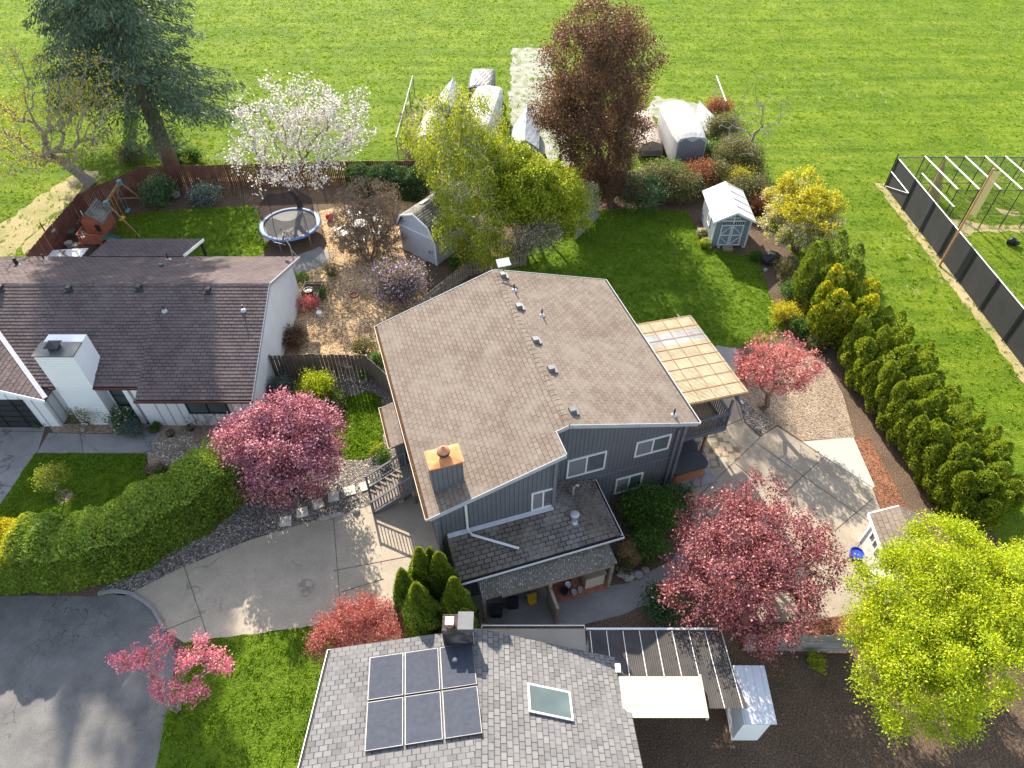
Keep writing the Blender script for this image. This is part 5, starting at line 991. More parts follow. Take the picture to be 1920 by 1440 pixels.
for s in (-1, 1): m.slab([(-28.28, 39.2, 2.48), (-28.28, 41.05, 2.48), (-28.28 + s * .88, 41.05, 1.68), (-28.28 + s * .88, 39.2, 1.68)], (0, 0, -.05))
part('roof', m, M['roof_shed'], ph)
m = MB(); m.box(-28.15, 39.36, .95, -27.85, 39.4, 1.45); part('window', m, M['dark'], ph)
for x, y in ((-28.9, 38.5), (-27.7, 38.5), (-28.9, 40.8), (-27.7, 40.8)): m = MB(); m.box(x - .05, y - .05, 0, x + .05, y + .05, .75); part('post', m, M['redwood'], ph)
m = MB(); m.box(-29.0, 38.4, .62, -27.6, 39.4, .7); part('deck', m, M['redwood'], ph)
m = MB(); m.beam((-29, 38.42, 1.3), (-27.6, 38.42, 1.3), .05, .09); m.beam((-29, 38.42, .8), (-27.6, 38.42, .8), .04, .06)
for k in range(9): m.beam((-28.97 + k * .17, 38.42, .7), (-28.97 + k * .17, 38.42, 1.3), .04, .04)
for y in (38.6, 38.9, 39.2): m.beam((-29, y, .7), (-29, y, 1.3), .04, .04)
m.beam((-29, 38.42, 1.3), (-29, 39.4, 1.3), .05, .09); part('railing', m, M['redwood'], ph)
m = MB(); sp = [(-27.55, 38.9, .75), (-27.1, 38.9, .72), (-26.5, 38.85, .4), (-25.9, 38.8, .15)]
for a, b in zip(sp, sp[1:]): m.beam(a, b, .5, .04); m.beam(Vector(a) + Vector((0, .25, .07)), Vector(b) + Vector((0, .25, .07)), .05, .16); m.beam(Vector(a) + Vector((0, -.25, .07)), Vector(b) + Vector((0, -.25, .07)), .05, .16)
part('slide', m, M['slide'], ph)
m = MB(); m.tube([(-29.2, 40.3, .9), (-29.3, 40.4, 1.9)], .03, 6); m.lathe((-29.2, 40.3, .8), [(.08, 0), (.16, .12), (.08, .25)], 10); part('telescope', m, M['vinyl'], ph)
wb = thing('wheelbarrow', 'grey wheelbarrow among empty pots by the red-brown fence', 'wheelbarrow', (-30.6, 40.0, 0)); wv = Vector((-.8, 1.1, 0)); wq = lambda x, y, z: Vector((-30.6 + (x + 29.8) * .75, 40.0 + (y - 38.9) * .8, z)); m = MB(); m.hexa([wq(*v) for v in ((-30.1, 38.7, .3), (-29.5, 38.75, .3), (-29.5, 39.1, .3), (-30.1, 39.15, .3))], [wq(*v) for v in ((-30.35, 38.55, .55), (-29.25, 38.6, .55), (-29.25, 39.25, .55), (-30.35, 39.3, .55))]); part('tray', m, M['greymetal'], wb)
m = MB(); m.tube([wq(-30.9, 38.65, .55), wq(-29.1, 38.85, .25)], .02, 6); m.tube([wq(-30.9, 39.2, .55), wq(-29.1, 39.0, .25)], .02, 6); part('handles', m, M['timber'], wb); m = MB(); m.lathe((0, 0, 0), [(.16, -.04), (.19, 0), (.16, .04)], 14); q = part('wheel', m, M['black'], wb); q.data.transform(Matrix.Translation(Vector(wb.location))); q.location = (.6, .02, .19); q.rotation_euler = (R(90), 0, 0)
for k, (px, py, r) in enumerate(((132, 458, .27), (145, 462, .22), (154, 459, .22), (158, 447, .25), (156, 440, .25), (165, 440, .22))):
    pot(('pale pot nearest the white patio cloth, leftmost of the empty pots', 'small dark pot between two others by the patio cloth', 'terracotta rimmed pot right of the small dark pot', 'pot beside the wheelbarrow tray', 'tall grey pot behind the wheelbarrow', 'black rimmed pot beneath the playhouse balcony')[k], G(px, py + 4), r, .34, M[('greypot', 'greypot', 'terracotta', 'greypot', 'greypot', 'black')[k]], group='empty pots by the red-brown fence')
t = thing('patio_table', 'long white topped table behind the brown roof, by the empty pots', 'table', (-28, 37.5, 0))
m = MB(); m.slab([G(80, 486, .5), G(150, 486, .5), G(166, 466, .5), G(100, 470, .5)], (0, 0, .05)); part('tabletop', m, M['white'], t)
for k in range(4): m = MB(); m.box(-29.4 + k * .9, 37.0, 0, -29.3 + k * .9, 37.1, .5); part('leg', m, M['white'], t)
for q0, q1, lab in (((108, 480), (122, 470), 'loose board lying on the white topped table, upper one of a crossed pair'), ((112, 470), (126, 481), 'loose board lying on the white topped table, lower one of a crossed pair')):
    dz = .58 if q0[0] == 112 else .63; m = MB(); m.beam(G(*q0, dz), G(*q1, dz), .11, .04); solo('loose_board', m, M['timber'], lab, 'board', G(*q0, dz))
m = MB(); m.tube([G(103, 466), G(103, 466) + Zv * 2.1], .05, 6); bfp = G(103, 466); bh = thing('basket_post', 'red-brown post with a hanging basket by the red-brown fence', 'post', bfp); part('post', m, M['redwood'], bh); m = MB(); m.lathe(bfp + Vector((.5, 0, 1.3)), [(.08, 0), (.2, .12), (.24, .22), (.2, .2)], 12); part('basket', m, M['greypot'], bh); m = MB(); m.tube([bfp + Zv * 1.85, bfp + Vector((.5, 0, 1.8)), bfp + Vector((.5, 0, 1.5))], .012, 5); part('bracket', m, M['darkmetal'], bh)
# trampoline
tc = Vector((-15.3, 40.35, 0)); TR = 2.05; tr = thing('trampoline', 'round trampoline with blue edge pad and dark safety net under the white blossom tree', 'trampoline', tc)
m = MB(); m.lathe(tc + Zv * .86, [(TR - .3, 0), (TR - .3, .012), (.02, .012)], 40); part('mat', m, M['tramp'], tr)
m = MB(); m.torus(tc + Zv * .89, TR - .14, .19, 44, .32); part('pad', m, M['blue'], tr, smooth=True)
for k in range(6):
    a = 2 * math.pi * k / 6 + .35; d_ = Vector((math.cos(a), math.sin(a), 0)); m = MB(); m.tube([tc + d_ * (TR - .05), tc + d_ * (TR - .05) + Zv * .84], .025, 6); part('leg', m, M['steel'], tr)
    m = MB(); m.tube([tc + d_ * (TR + .03) + Zv * .1, tc + d_ * (TR + .03) + Zv * 2.1, tc + d_ * (TR - .18) + Zv * 2.75], .022, 6); part('net_pole', m, M['greymetal'], tr)
m = MB(); n = 48; 
for k in range(n):
    if k in (27, 28, 29): continue
    a, b = 2 * math.pi * k / n, 2 * math.pi * (k + 1) / n; f0 = lambda a, z, r: tc + Vector((math.cos(a) * r, math.sin(a) * r, z)); sag = lambda a: 2.55 - .3 * abs(math.sin(3 * (a - .35)))
    m.face([f0(a, .9, TR - .3), f0(b, .9, TR - .3), f0(b, sag(b), TR - .22), f0(a, sag(a), TR - .22)])
part('net', m, M['net'], tr)
# white garden chairs round a low table
ct = G(676, 428)
t = thing('fire_table', 'low dark round table in the middle of the white garden chairs', 'table', ct); m = MB(); m.lathe(ct, [(.35, 0), (.4, .35), (.55, .36), (.55, .42), (.2, .42)], 18); part('body', m, M['greymetal'], t); m = MB(); m.lathe(ct + Zv * .41, [(.2, 0), (.2, .03)], 12); part('burner', m, M['black'], t)
def chair():
    t = thing('garden_chair', 'x', 'chair', (0, 0, 0), 'white garden chairs round the low table'); m = MB()
    for k in range(5): m.beam((-.28, .05 + k * .11, .34 - k * .02), (.28, .05 + k * .11, .34 - k * .02), .09, .025)
    part('seat', m, M['white'], t); m = MB()
    for k in range(5): x = -.24 + k * .12; m.beam((x, .5, .28), (x * 1.15, .85, 1.0 - .05 * abs(k - 2)), .1, .025, (0, 1, 0))
    part('backrest', m, M['white'], t); m = MB()
    for x in (-.36, .36): m.beam((x, -.1, .55), (x, .7, .5), .13, .03)
    part('armrests', m, M['white'], t)
    for x in (-.32, .32):
        m = MB(); m.beam((x, 0, 0), (x, 0, .54), .04, .1); part('leg', m, M['white'], t); m = MB(); m.beam((x, .05, .3), (x, .85, .02), .04, .09); part('leg', m, M['white'], t)
    return t
c0 = chair()
for k, (px, py, lab) in enumerate(((669, 414, 'white garden chair at the back left of the low table'), (696, 419, 'white garden chair at the back right of the low table'), (708, 441, 'white garden chair at the right of the low table, nearest the shed'), (652, 440, 'white garden chair on the left side of the low table, toward the trampoline'), (676, 456, 'white garden chair at the front of the low table'))):
    p = G(px, py); d_ = p - ct; rz = math.atan2(d_.y, d_.x) - math.pi / 2
    if k == 0: c0.location = p; c0.rotation_euler = (0, 0, rz); c0['label'] = lab
    else: dup(c0, p, lab, rz)
m = MB(); p = G(619, 413); m.blob(p + Zv * .28, (.28, .28, .28), 1, 14, 9, .0); solo('play_ball', m, M['red'], 'red ball lying between trampoline and garden chairs', 'ball', p, smooth=True)
# planter beside the white wall, bin, pots
pl = G(586, 560); t = thing('planter_box', 'weathered slatted wooden planter against the white gable wall', 'planter', pl); m = MB()
for k in range(4): m.beam(pl + Vector((-.5, .9, .12 + k * .16)), pl + Vector((.6, .9, .12 + k * .16)), .04, .12); m.beam(pl + Vector((.62, .9, .12 + k * .16)), pl + Vector((.5, -.7, .12 + k * .16)), .04, .12); m.beam(pl + Vector((-.5, .9, .12 + k * .16)), pl + Vector((-.55, -.2, .12 + k * .16)), .04, .12)
part('slats', m, M['timber'], t); m = MB(); m.box(pl.x - .48, pl.y - .2, .02, pl.x + .52, pl.y + .86, .4); part('soil', m, M['soil'], t)
pot('black tub inside the slatted planter by the white wall', G(583, 562) + Vector((0, 0, .4)), .3, .4, M['black']); pot('small white pot under the red potted shrub by the white wall', G(600, 592), .18, .3, M['white']); pot('pale green pot of flowers at the dark side fence corner', G(681, 716), .2, .32, M['greypot'], 'mid')
m = MB(); p = G(664, 553); m.torus(p + Zv * .05, .25, .06, 16, .8); solo('ring', m, M['terracotta'], 'terracotta ring lying on the leaf litter', 'ring', p)
# stones and stepping stones
for k, (px, py, lab) in enumerate(((536, 978, 'shaded stepping stone nearest the hedge, first of the row'), (567, 961, 'second stepping stone from the hedge, fully shaded'), (597, 945, 'stepping stone with dappled light, third from the hedge'), (626, 932, 'stepping stone with a bright right half, fourth from the hedge'), (656, 921, 'sunlit stepping stone, second from the entry stairs'), (685, 912, 'sunlit stepping stone nearest the entry stairs'))):
    p = G(px, py); m = MB(); a = R(12 + 6 * (k % 3)); u, v = Vector((math.cos(a), math.sin(a), 0)) * .26, Vector((-math.sin(a), math.cos(a), 0)) * .26; m.slab([p - u - v, p + u - v, p + u + v, p - u + v], (0, 0, .06)); solo('stepping_stone', m, M['paver'], lab, 'paving stone', p, 'stepping stones in the front gravel')
for k, (px, py, r) in enumerate(((717, 935, .2), (726, 938, .28), (737, 933, .3), (748, 929, .27), (757, 925, .32), (733, 926, .2), (745, 920, .25), (762, 916, .26), (724, 946, .2), (752, 938, .22), (716, 945, .18))):
    p = G(px, py); m = MB(); m.blob(p + Zv * r * .45, (r * 1.1, r * .85, r * .7), k, 9, 6, .16); solo('boulder', m, M['stone'], 'rough grey boulder in the rock pile beside the entry stairs', 'rock', p, 'boulders piled beside the entry stairs')
for k, (px, py, l_) in enumerate(((608, 973, 'long flat edging stone on the driveway rim, left of two'), (631, 967, 'flat edging stone on the driveway rim, right of two'), (668, 960, 'small pale edging stone near the rock pile'))):
    p = G(px, py); m = MB(); m.blob(p + Zv * .08, (.36 if k < 2 else .18, .13, .11), k + 40, 10, 6, .1); o = solo('edging_stone', m, M['stone'], l_, 'rock', p); o.rotation_euler = (0, 0, R(16))
for k, (px, py, r) in enumerate(((1165, 1078, .22), (1178, 1083, .3), (1196, 1079, .24), (1210, 1070, .2), (1160, 1066, .2))):
    p = G(px, py); m = MB(); m.blob(p + Zv * r * .4, (r, r * .8, r * .6), k + 70, 9, 6, .17); solo('rock', m, M['stone'], 'mossy grey rock edging the shrub bed by the gravel path', 'rock', p, 'rocks edging the shrub bed')
for k, (px, py, r, lab) in enumerate(((1437, 485, .2, 'pale rock in the bed right of the grey garden shed'), (1435, 508, .16, 'small rock at the edge of the back lawn bed'), (1420, 806, .15, 'pale rock in the river stones near the patio corner'), (330, 368, .4, 'grey boulder between two shrubs at the red-brown fence'), (157, 807, .14, 'small white rock in the front bark bed'))):
    p = G(px, py); m = MB(); m.blob(p + Zv * r * .5, (r, r * .8, r * .75), k + 90, 9, 6, .14); solo('rock', m, M['stone'], lab, 'rock', p)
p = G(1443, 492); m = MB(); m.blob(p + Zv * .35, (.75, .55, .45), 33, 12, 8, .12); solo('tarp_heap', m, M['black'], 'black tarp covered heap between the golden tree and the conifers', 'heap', p)

# ------------------------------------------------------------------ covered boats and trailers beyond the back fence
def loft(label, name, cat, p, Ln, wd, ht, mat, rz=0.0, prow=True, lift=.5, group=None, ridge=.75):
    t = thing(name, label, cat, p, group); m = MB(); n = 14; k_ = 13; c, s = math.cos(rz), math.sin(rz); rings = []
    for i in range(n + 1):
        u = i / n; w = wd / 2 * ((1 - max(0, (u - .45) / .55) ** 2.2) if prow else (1 - .12 * (2 * u - 1) ** 4)); h = ht * (1 - .25 * (1 - u) if prow else 1 - .08 * (2 * u - 1) ** 6)
        rg = []
        for j in range(k_):
            v = -1 + 2 * j / (k_ - 1); x = w * v; z = lift + (h - lift) * ((1 - abs(v)) * (1 - ridge) + ridge * (1 - abs(v) ** (4 if prow else 9))) + .02 * math.sin(i * 1.3 + j * 2) * math.sin(j * .9 + i * .4)
            y = (u - .5) * Ln; rg.append(m.v((p.x + x * c - y * s, p.y + x * s + y * c, z)))
        lo = [m.v((p.x + sx * w * .96 * c - (u - .5) * Ln * s, p.y + sx * w * .96 * s + (u - .5) * Ln * c, .32)) for sx in (1, -1)]
        rings.append(rg + lo)
    N_ = k_ + 2
    for a, b in zip(rings, rings[1:]):
        for j in range(N_): m.Fc.append([a[j], a[(j + 1) % N_], b[(j + 1) % N_], b[j]])
    m.Fc.append(rings[0][::-1]); m.Fc.append(rings[-1]); part('cover', m, mat, t, smooth=False)
    if not prow:
        e = MB(); q = lambda x, z: (p.x + x * c + (Ln / 2 + .02) * s, p.y + x * s - (Ln / 2 + .02) * c, z); w2 = wd * .40; e.face([q(-w2, .4), q(w2, .4), q(w2, lift * .98), q(w2 * .55, lift * 1.12), q(0, lift * 1.0), q(-w2 * .55, lift * 1.12), q(-w2, lift * .98)]); part('end_panel', e, M['endpanel'], t)
    for sx in (-1, 1):
        w_ = MB(); x, y = sx * wd * .42, -Ln * .18; q = Vector((p.x + x * c - y * s, p.y + x * s + y * c, .3)); ux = Vector((c, s, 0)); w_.tube([q - ux * .1, q + ux * .1], .3, 14); part('wheel', w_, M['black'], t)
    return t
loft('boat under a grey peaked canvas cover on the gravel lane', 'covered_boat', 'boat', G(986, 262), 6.2, 2.3, 2.1, M['cover'], R(-3), True, .8, ridge=.15)
loft('white covered caravan with grey end panel, right of the bronze tree', 'covered_caravan', 'caravan', G(1270, 283), 6.2, 2.6, 3.0, M['coverw'], R(4), False, 2.35, ridge=.75)
loft('small boat under a white cover, rightmost of the stored boats', 'covered_boat', 'boat', G(1325, 240), 4.4, 1.7, 1.5, M['coverw'], R(14), True, .5, ridge=.4)
loft('long white covered trailer behind the birch leaves', 'covered_trailer', 'trailer', G(905, 248), 8.0, 2.6, 2.5, M['coverw'], R(-8), False, 2.0, ridge=.6)
loft('white covered boat farthest left behind the birch', 'covered_boat', 'boat', G(812, 255), 5.5, 2.3, 2.0, M['coverw'], R(-5), True, .8, ridge=.5)
loft('grey covered boat at the far left end of the storage row', 'covered_boat', 'boat', G(846, 200), 5.0, 2.2, 1.9, M['cover'], R(-6), True, .8, ridge=.4)
loft('dark trailer parked far back at the top beside the white trailers', 'parked_trailer', 'trailer', G(905, 188), 4.0, 2.3, 2.2, M['darkmetal'], R(-3), False, 1.9, ridge=.95)
loft('brown covered boat half hidden behind the bronze tree', 'covered_boat', 'boat', G(1207, 268), 5.5, 2.2, 1.7, plain('faded_brown_cover', (.36, .29, .24)), R(2), False, .7, ridge=.7)
t = thing('dinghy', 'old open dinghy on its side in the brambles', 'boat', G(1338, 290)); m = MB(); p = G(1338, 290); m.tube([p + Vector((-.5, -1.6, .35)), p + Vector((-.35, 0, .45)), p + Vector((-.2, 1.5, .35))], [.3, .48, .08], 9); part('hull', m, M['cover'], t, smooth=True); m = MB(); m.beam(p + Vector((.5, -1.0, .5)), p + Vector((1.3, .2, .7)), .05, .05); part('oar', m, M['timber'], t)
m = MB(); m.tube([G(745, 300), G(745, 300) + Zv * 2.2], .05, 6); gp_ = thing('chain_link_fence', 'thin chain link fence running up the field left of the birch', 'fence', G(755, 250)); fp0, fp1 = G(748, 300), G(778, 181); m = MB(); m.tube([fp0 + Zv * 1.9, fp1 + Zv * 1.9], .04, 6); part('top_rail', m, M['steel'], gp_); m = MB(); m.face([fp0, fp1, fp1 + Zv * 1.9, fp0 + Zv * 1.9]); part('mesh', m, M['link'], gp_)
for k in range(5): m = MB(); p = fp0.lerp(fp1, k / 4); m.tube([p, p + Zv * 1.95], .035, 6); part('post', m, M['greymetal'], gp_)
fq0, fq1 = G(1352, 230), G(1335, 181); gq_ = thing('chain_link_fence', 'chain link fence at the field edge above the bare tree', 'fence', G(1343, 205)); m = MB(); m.tube([fq0 + Zv * 1.9, fq1 + Zv * 1.9], .04, 6); part('top_rail', m, M['steel'], gq_); m = MB(); m.face([fq0, fq1, fq1 + Zv * 1.9, fq0 + Zv * 1.9]); part('mesh', m, M['link'], gq_)

# ------------------------------------------------------------------ trees
tree('red_maple', 'large red-leaved maple spreading over the patio, lower right', 'tree', 1432, 1090, [(1350, 980, 3.2, 1.7, 1.6, 1.1), (1440, 1010, 3.6, 2.1, 1.9, 1.3), (1500, 1050, 3.2, 1.7, 1.9, 1.1), (1340, 1100, 3.2, 1.9, 1.7, 1.2), (1430, 1130, 3.4, 2.0, 1.7, 1.3), (1380, 1050, 4.3, 1.9, 1.9, 1.0), (1300, 1040, 3.2, 1.2, 1.3, .9), (1420, 920, 3.0, 1.3, 1.0, .8), (1455, 1190, 2.9, 1.4, .9, .9)], 'maple', 'brown', 640, 58, .10, .18, .9, .2, 3, asp=.62, shell=.5, twigs=2)
tree('plum_maple', 'round dense pink-purple maple in front of the white house corner', 'tree', 552, 908, [(530, 825, 3.4, 2.1, 1.9, 1.5), (490, 815, 3.3, 1.6, 1.4, 1.2), (572, 800, 3.4, 1.6, 1.4, 1.3), (560, 860, 3.0, 1.7, 1.4, 1.1), (500, 860, 2.8, 1.5, 1.2, 1.1), (530, 780, 3.9, 1.4, 1.2, 1.0), (540, 885, 1.5, 2.1, 1.5, 1.4), (490, 870, 1.7, 1.3, 1.2, 1.2), (590, 850, 1.9, 1.2, 1.1, 1.2), (456, 830, 3.3, 1.2, 1.0, 1.1)], 'plum', 'brown', 540, 95, .115, .2, .9, .17, 3, asp=.6, shell=.8)
tree('salmon_maple', 'low salmon-red lace-leaf maple between driveway and near grey roof', 'tree', 668, 1190, [(665, 1175, 1.5, 1.5, .9, .9), (715, 1165, 1.5, 1.0, .9, .8), (625, 1200, 1.4, .9, .8, .8), (670, 1150, 1.5, 1.0, .7, .7)], 'salmon', 'brown', 190, 110, .085, .17, .5, .1, 3, asp=.4, shell=.6)
tree('pink_tree', 'spindly pink blossoming tree at the street corner, bottom left', 'tree', 330, 1330, [(245, 1235, 2.4, .7, .5, .5), (305, 1200, 3.0, .25, .4, .9), (280, 1240, 2.5, .6, .4, .5), (385, 1215, 2.6, .3, .4, .9), (350, 1240, 2.6, .35, .4, .9), (410, 1240, 2.3, .5, .3, .7), (330, 1290, 2.0, 1.1, .6, .5)], 'magenta', 'grey', 170, 30, .085, .10, .9, .08, 4, twigs=1, asp=.7, shell=.3)
tree('lime_tree', 'large bright yellow-green maple in the lower right corner', 'tree', 1770, 1215, [(1740, 1130, 4.2, 2.4, 2.2, 1.7), (1830, 1130, 4.6, 2.3, 2.2, 1.8), (1690, 1200, 3.8, 1.7, 1.7, 1.5), (1760, 1040, 4.0, 1.5, 1.4, 1.6), (1900, 1150, 4.2, 1.8, 2.0, 1.7), (1780, 1230, 4.8, 2.4, 1.8, 1.6), (1720, 1290, 3.8, 2.0, 1.7, 1.5)], 'lime', 'brown', 860, 155, .095, .19, 1.3, .2, 2, asp=.5, shell=.7)
tree('lime_tree', 'smaller yellow-green tree at the right edge beside the large lime maple', 'tree', 1930, 1130, [(1905, 1060, 3.6, .9, 1.0, 1.4), (1935, 1100, 3.2, 1.4, 1.3, 1.5)], 'lime', 'brown', 200, 120, .095, .18, 1.2, .1, asp=.5)
tree('dogwood', 'multi-stemmed coral pink dogwood on the bark mound', 'tree', 1428, 762, [(1455, 690, 3.2, 1.6, 1.5, .9), (1420, 680, 3.3, 1.1, 1.1, .9), (1495, 690, 3.2, 1.2, 1.2, .9), (1460, 655, 3.6, 1.5, 1.2, .7), (1400, 700, 2.8, .7, .7, .8)], 'pink', 'tan', 330, 20, .10, .14, .5, .14, 4, asp=.7, shell=.8, twigs=6, spread=.3, rmin=.01)
tree('golden_tree', 'golden-green tree with white blossom sprays at the field edge', 'tree', 1490, 470, [(1505, 400, 2.6, 1.9, 1.7, 1.6), (1470, 420, 2.3, 1.4, 1.3, 1.4), (1540, 400, 2.6, 1.4, 1.4, 1.5), (1500, 350, 3.2, 1.4, 1.2, 1.3), (1470, 365, 2.9, 1.1, 1.1, 1.2), (1530, 440, 2.2, 1.3, 1.2, 1.2)], 'yellow', 'brown', 330, 80, .13, .17, .7, .15, 4, asp=.6, shell=.7, extra=('whitebl', 60, .10, 'blossom', lambda C: (C[:, 2] < 3.0)))
wt = tree('blossom_tree', 'tall airy white blossoming tree behind the trampoline', 'tree', 567, 396, [(520, 250, 6.2, 3.0, 2.4, 2.2), (600, 250, 6.4, 2.8, 2.4, 2.3), (650, 235, 6.0, 2.1, 1.8, 1.8), (470, 285, 5.2, 2.1, 1.7, 1.5), (560, 190, 7.6, 3.0, 2.0, 1.8), (640, 205, 7.4, 2.0, 1.8, 1.6), (560, 320, 4.0, 2.6, 1.6, 1.2), (500, 335, 3.5, 1.6, 1.2, .9), (470, 210, 7.2, 1.8, 1.6, 1.5)], 'whitebl', 'brown', 480, 17, .15, .22, 1.5, .2, 3, asp=.8, shell=.3, twigs=3, cname='blossom', spread=.5, zmin=2)
tree('birch', 'drooping pale green birch in front of the barn-roofed shed', 'tree', 893, 470, [(865, 330, 5.8, 2.2, 1.9, 2.0), (880, 410, 4.0, 2.4, 1.9, 1.7), (820, 300, 5.6, 1.5, 1.3, 1.6), (905, 455, 2.4, 1.8, 1.2, 1.2), (795, 250, 6.6, 1.4, 1.2, 1.6), (915, 215, 7.6, 1.4, 1.2, 1.6), (850, 190, 8.8, 1.6, 1.2, 1.6), (930, 330, 4.8, 1.4, 1.2, 1.4), (835, 260, 7.4, 1.6, 1.4, 1.8), (870, 230, 8.2, 1.2, 1.2, 1.6), (895, 440, 3.2, 1.5, 1.3, 1.2), (920, 270, 7.0, 1.3, 1.2, 1.5)], 'willow', 'white', 700, 58, .14, .30, 2.5, .15, droop=1.1, asp=.5, shell=.5, rmin=.01)
tree('spring_tree', 'bushy fresh green tree between birch and back lawn', 'tree', 1000, 428, [(985, 350, 4.4, 2.2, 1.9, 1.6), (1040, 350, 4.2, 1.7, 1.6, 1.5), (1070, 375, 3.2, 1.2, 1.1, 1.2), (1010, 390, 3.2, 1.9, 1.4, 1.3), (950, 310, 5.2, 1.8, 1.5, 1.5), (960, 380, 3.6, 1.8, 1.5, 1.5), (1060, 410, 2.4, 1.6, 1.1, 1.2)], 'spring', 'brown', 620, 85, .14, .22, 1.2, .15, 2, asp=.65, shell=.6)
tree('blossom_shrub', 'loose white flowering shrub overhanging the top of the back lawn', 'shrub', 992, 472, [(1000, 440, 1.8, 1.5, 1.1, 1.2), (1025, 430, 2.0, 1.1, 1.0, 1.1), (975, 450, 1.6, 1.0, 1.0, 1.0)], 'olive', 'brown', 160, 50, .09, .22, .5, .07, 3, extra=('whitebl', 34, .07, 'blossom', None), asp=.55)
tree('flowering_shrub', 'small white flowering shrub against the short weathered fence', 'shrub', 1100, 398, [(1098, 375, 1.6, .9, .8, 1.1)], 'spring', 'brown', 60, 50, .09, .2, .4, .05, 3, extra=('whitebl', 26, .08, 'blossom', None))
tree('bronze_tree', 'tall bronze-purple tree at the top centre, in front of the stored boats', 'tree', 1122, 345, [(1120, 260, 4.5, 2.8, 2.3, 2.6), (1075, 240, 5.2, 2.0, 1.8, 2.2), (1170, 235, 5.4, 2.0, 1.8, 2.3), (1120, 190, 7.4, 3.2, 2.8, 2.4), (1050, 200, 6.5, 2.2, 2.2, 2.0), (1100, 110, 10.5, 2.8, 2.4, 2.4), (1160, 110, 10.5, 2.6, 2.4, 2.4), (1130, 50, 12.6, 2.2, 2.0, 2.0)], 'purple', 'dark', 760, 105, .14, .32, 1.5, .28, 3, asp=.6, shell=.55, twigs=2)
tree('bare_tree', 'thin bare tree with ivy on the trunk at the field edge', 'tree', 1400, 305, [(1410, 240, 4.2, 2.0, 1.6, 2.2), (1440, 220, 4.8, 1.6, 1.4, 1.6), (1375, 235, 4.2, 1.3, 1.3, 1.5), (1420, 170, 7.0, 1.2, 1.0, 1.6)], 'olive', 'grey', 60, 0, .1, .2, 2.5, .12, twigs=3, leafy=False, rmin=.016)
tree('leaning_tree', 'big half-bare tree with yellowish buds outside the red-brown fence, top left', 'tree', 172, 345, [(80, 240, 7.0, 3.4, 2.8, 2.6), (150, 220, 7.5, 2.2, 2.2, 2.6), (40, 300, 4.5, 2.6, 1.8, 1.6), (60, 170, 9.5, 3.2, 2.6, 2.4), (180, 160, 9.5, 2.2, 2.0, 2.2), (-20, 230, 7.0, 2.5, 2.2, 2.0), (90, 345, 3.0, 1.2, .9, .8)], 'gold', 'grey', 420, 12, .13, .35, 2.2, .40, 3, lean=(-1.0, .1), twigs=3, shell=.4, rmin=.014)
def conifer(name, label, px, py, h, r, seed, n=26, group=None, z0=2.2):
    b = G(px, py) if px is not None else py; t = thing(name, label, 'tree', b, group); rg = np.random.default_rng(seed); m = MB(); m.tube([(b.x, b.y, 0), (b.x + .05, b.y, h * .5), (b.x, b.y, h)], [.62, .34, .03], 12); part('trunk', m, BK['brown'], t)
    p, q, ra, rb, LP, LD = [], [], [], [], [], []
    for i in range(int(h * 11)):
        z = z0 + (h - z0) * (i + rg.random()) / int(h * 11); L_ = r * (1 - (z / h)) ** .8 * rg.uniform(.65, 1.1) + .2; a = rg.uniform(0, 6.28); d = np.array([math.cos(a), math.sin(a), 0]); s0 = np.array([0, 0, z]); mid = s0 + d * L_ * .5 + np.array([0, 0, -.02 * L_]); e = s0 + d * L_ + np.array([0, 0, -.22 * L_])
        p += [s0, mid]; q += [mid, e]; ra += [.05, .03]; rb += [.03, .008]
        k = int(55 * L_); u = rg.uniform(.2, 1, k); w = (1.05 - u * .6) * .30 * L_; base = s0 + (e - s0) * u[:, None] + np.array([0, 0, .0]); lat = rg.normal(0, .42, k) * w; sd = np.array([-d[1], d[0], 0]); dr = np.abs(rg.normal(0, .26, k))
        LP.append(base + sd * lat[:, None] - np.array([0, 0, 1]) * dr[:, None]); LD.append(d * .5 + sd * (np.sign(lat) * .6)[:, None] + np.array([0, 0, -.75]) + rg.normal(size=(k, 3)) * .3)
    part('branches', sticks('branches', np.array(p), np.array(q), np.array(ra), np.array(rb), 4), BK['dark'], t)
    part('crown', npmesh('crown', leafquads(np.concatenate(LP), np.concatenate(LD), .30, .28), 4), L['conifer'], t)
conifer('fir_tree', 'tall dark fir with thick bare lower trunk just behind the red-brown fence', 325, 318, 37, 7.5, 3, z0=5.0)
conifer('fir_tree', 'dark fir standing in the field behind the thick-trunked fir', None, Vector((-34, 60, 0)), 34, 5.5, 5, z0=6)
conifer('fir_tree', 'tall fir beyond the left edge, past the dirt track', None, Vector((-46, 44, 0)), 36, 6.5, 9, z0=2)
conifer('fir_tree', 'tall fir past the left edge of the picture, behind the garage', None, Vector((-39, 33, 0)), 26, 4.5, 15, z0=2)
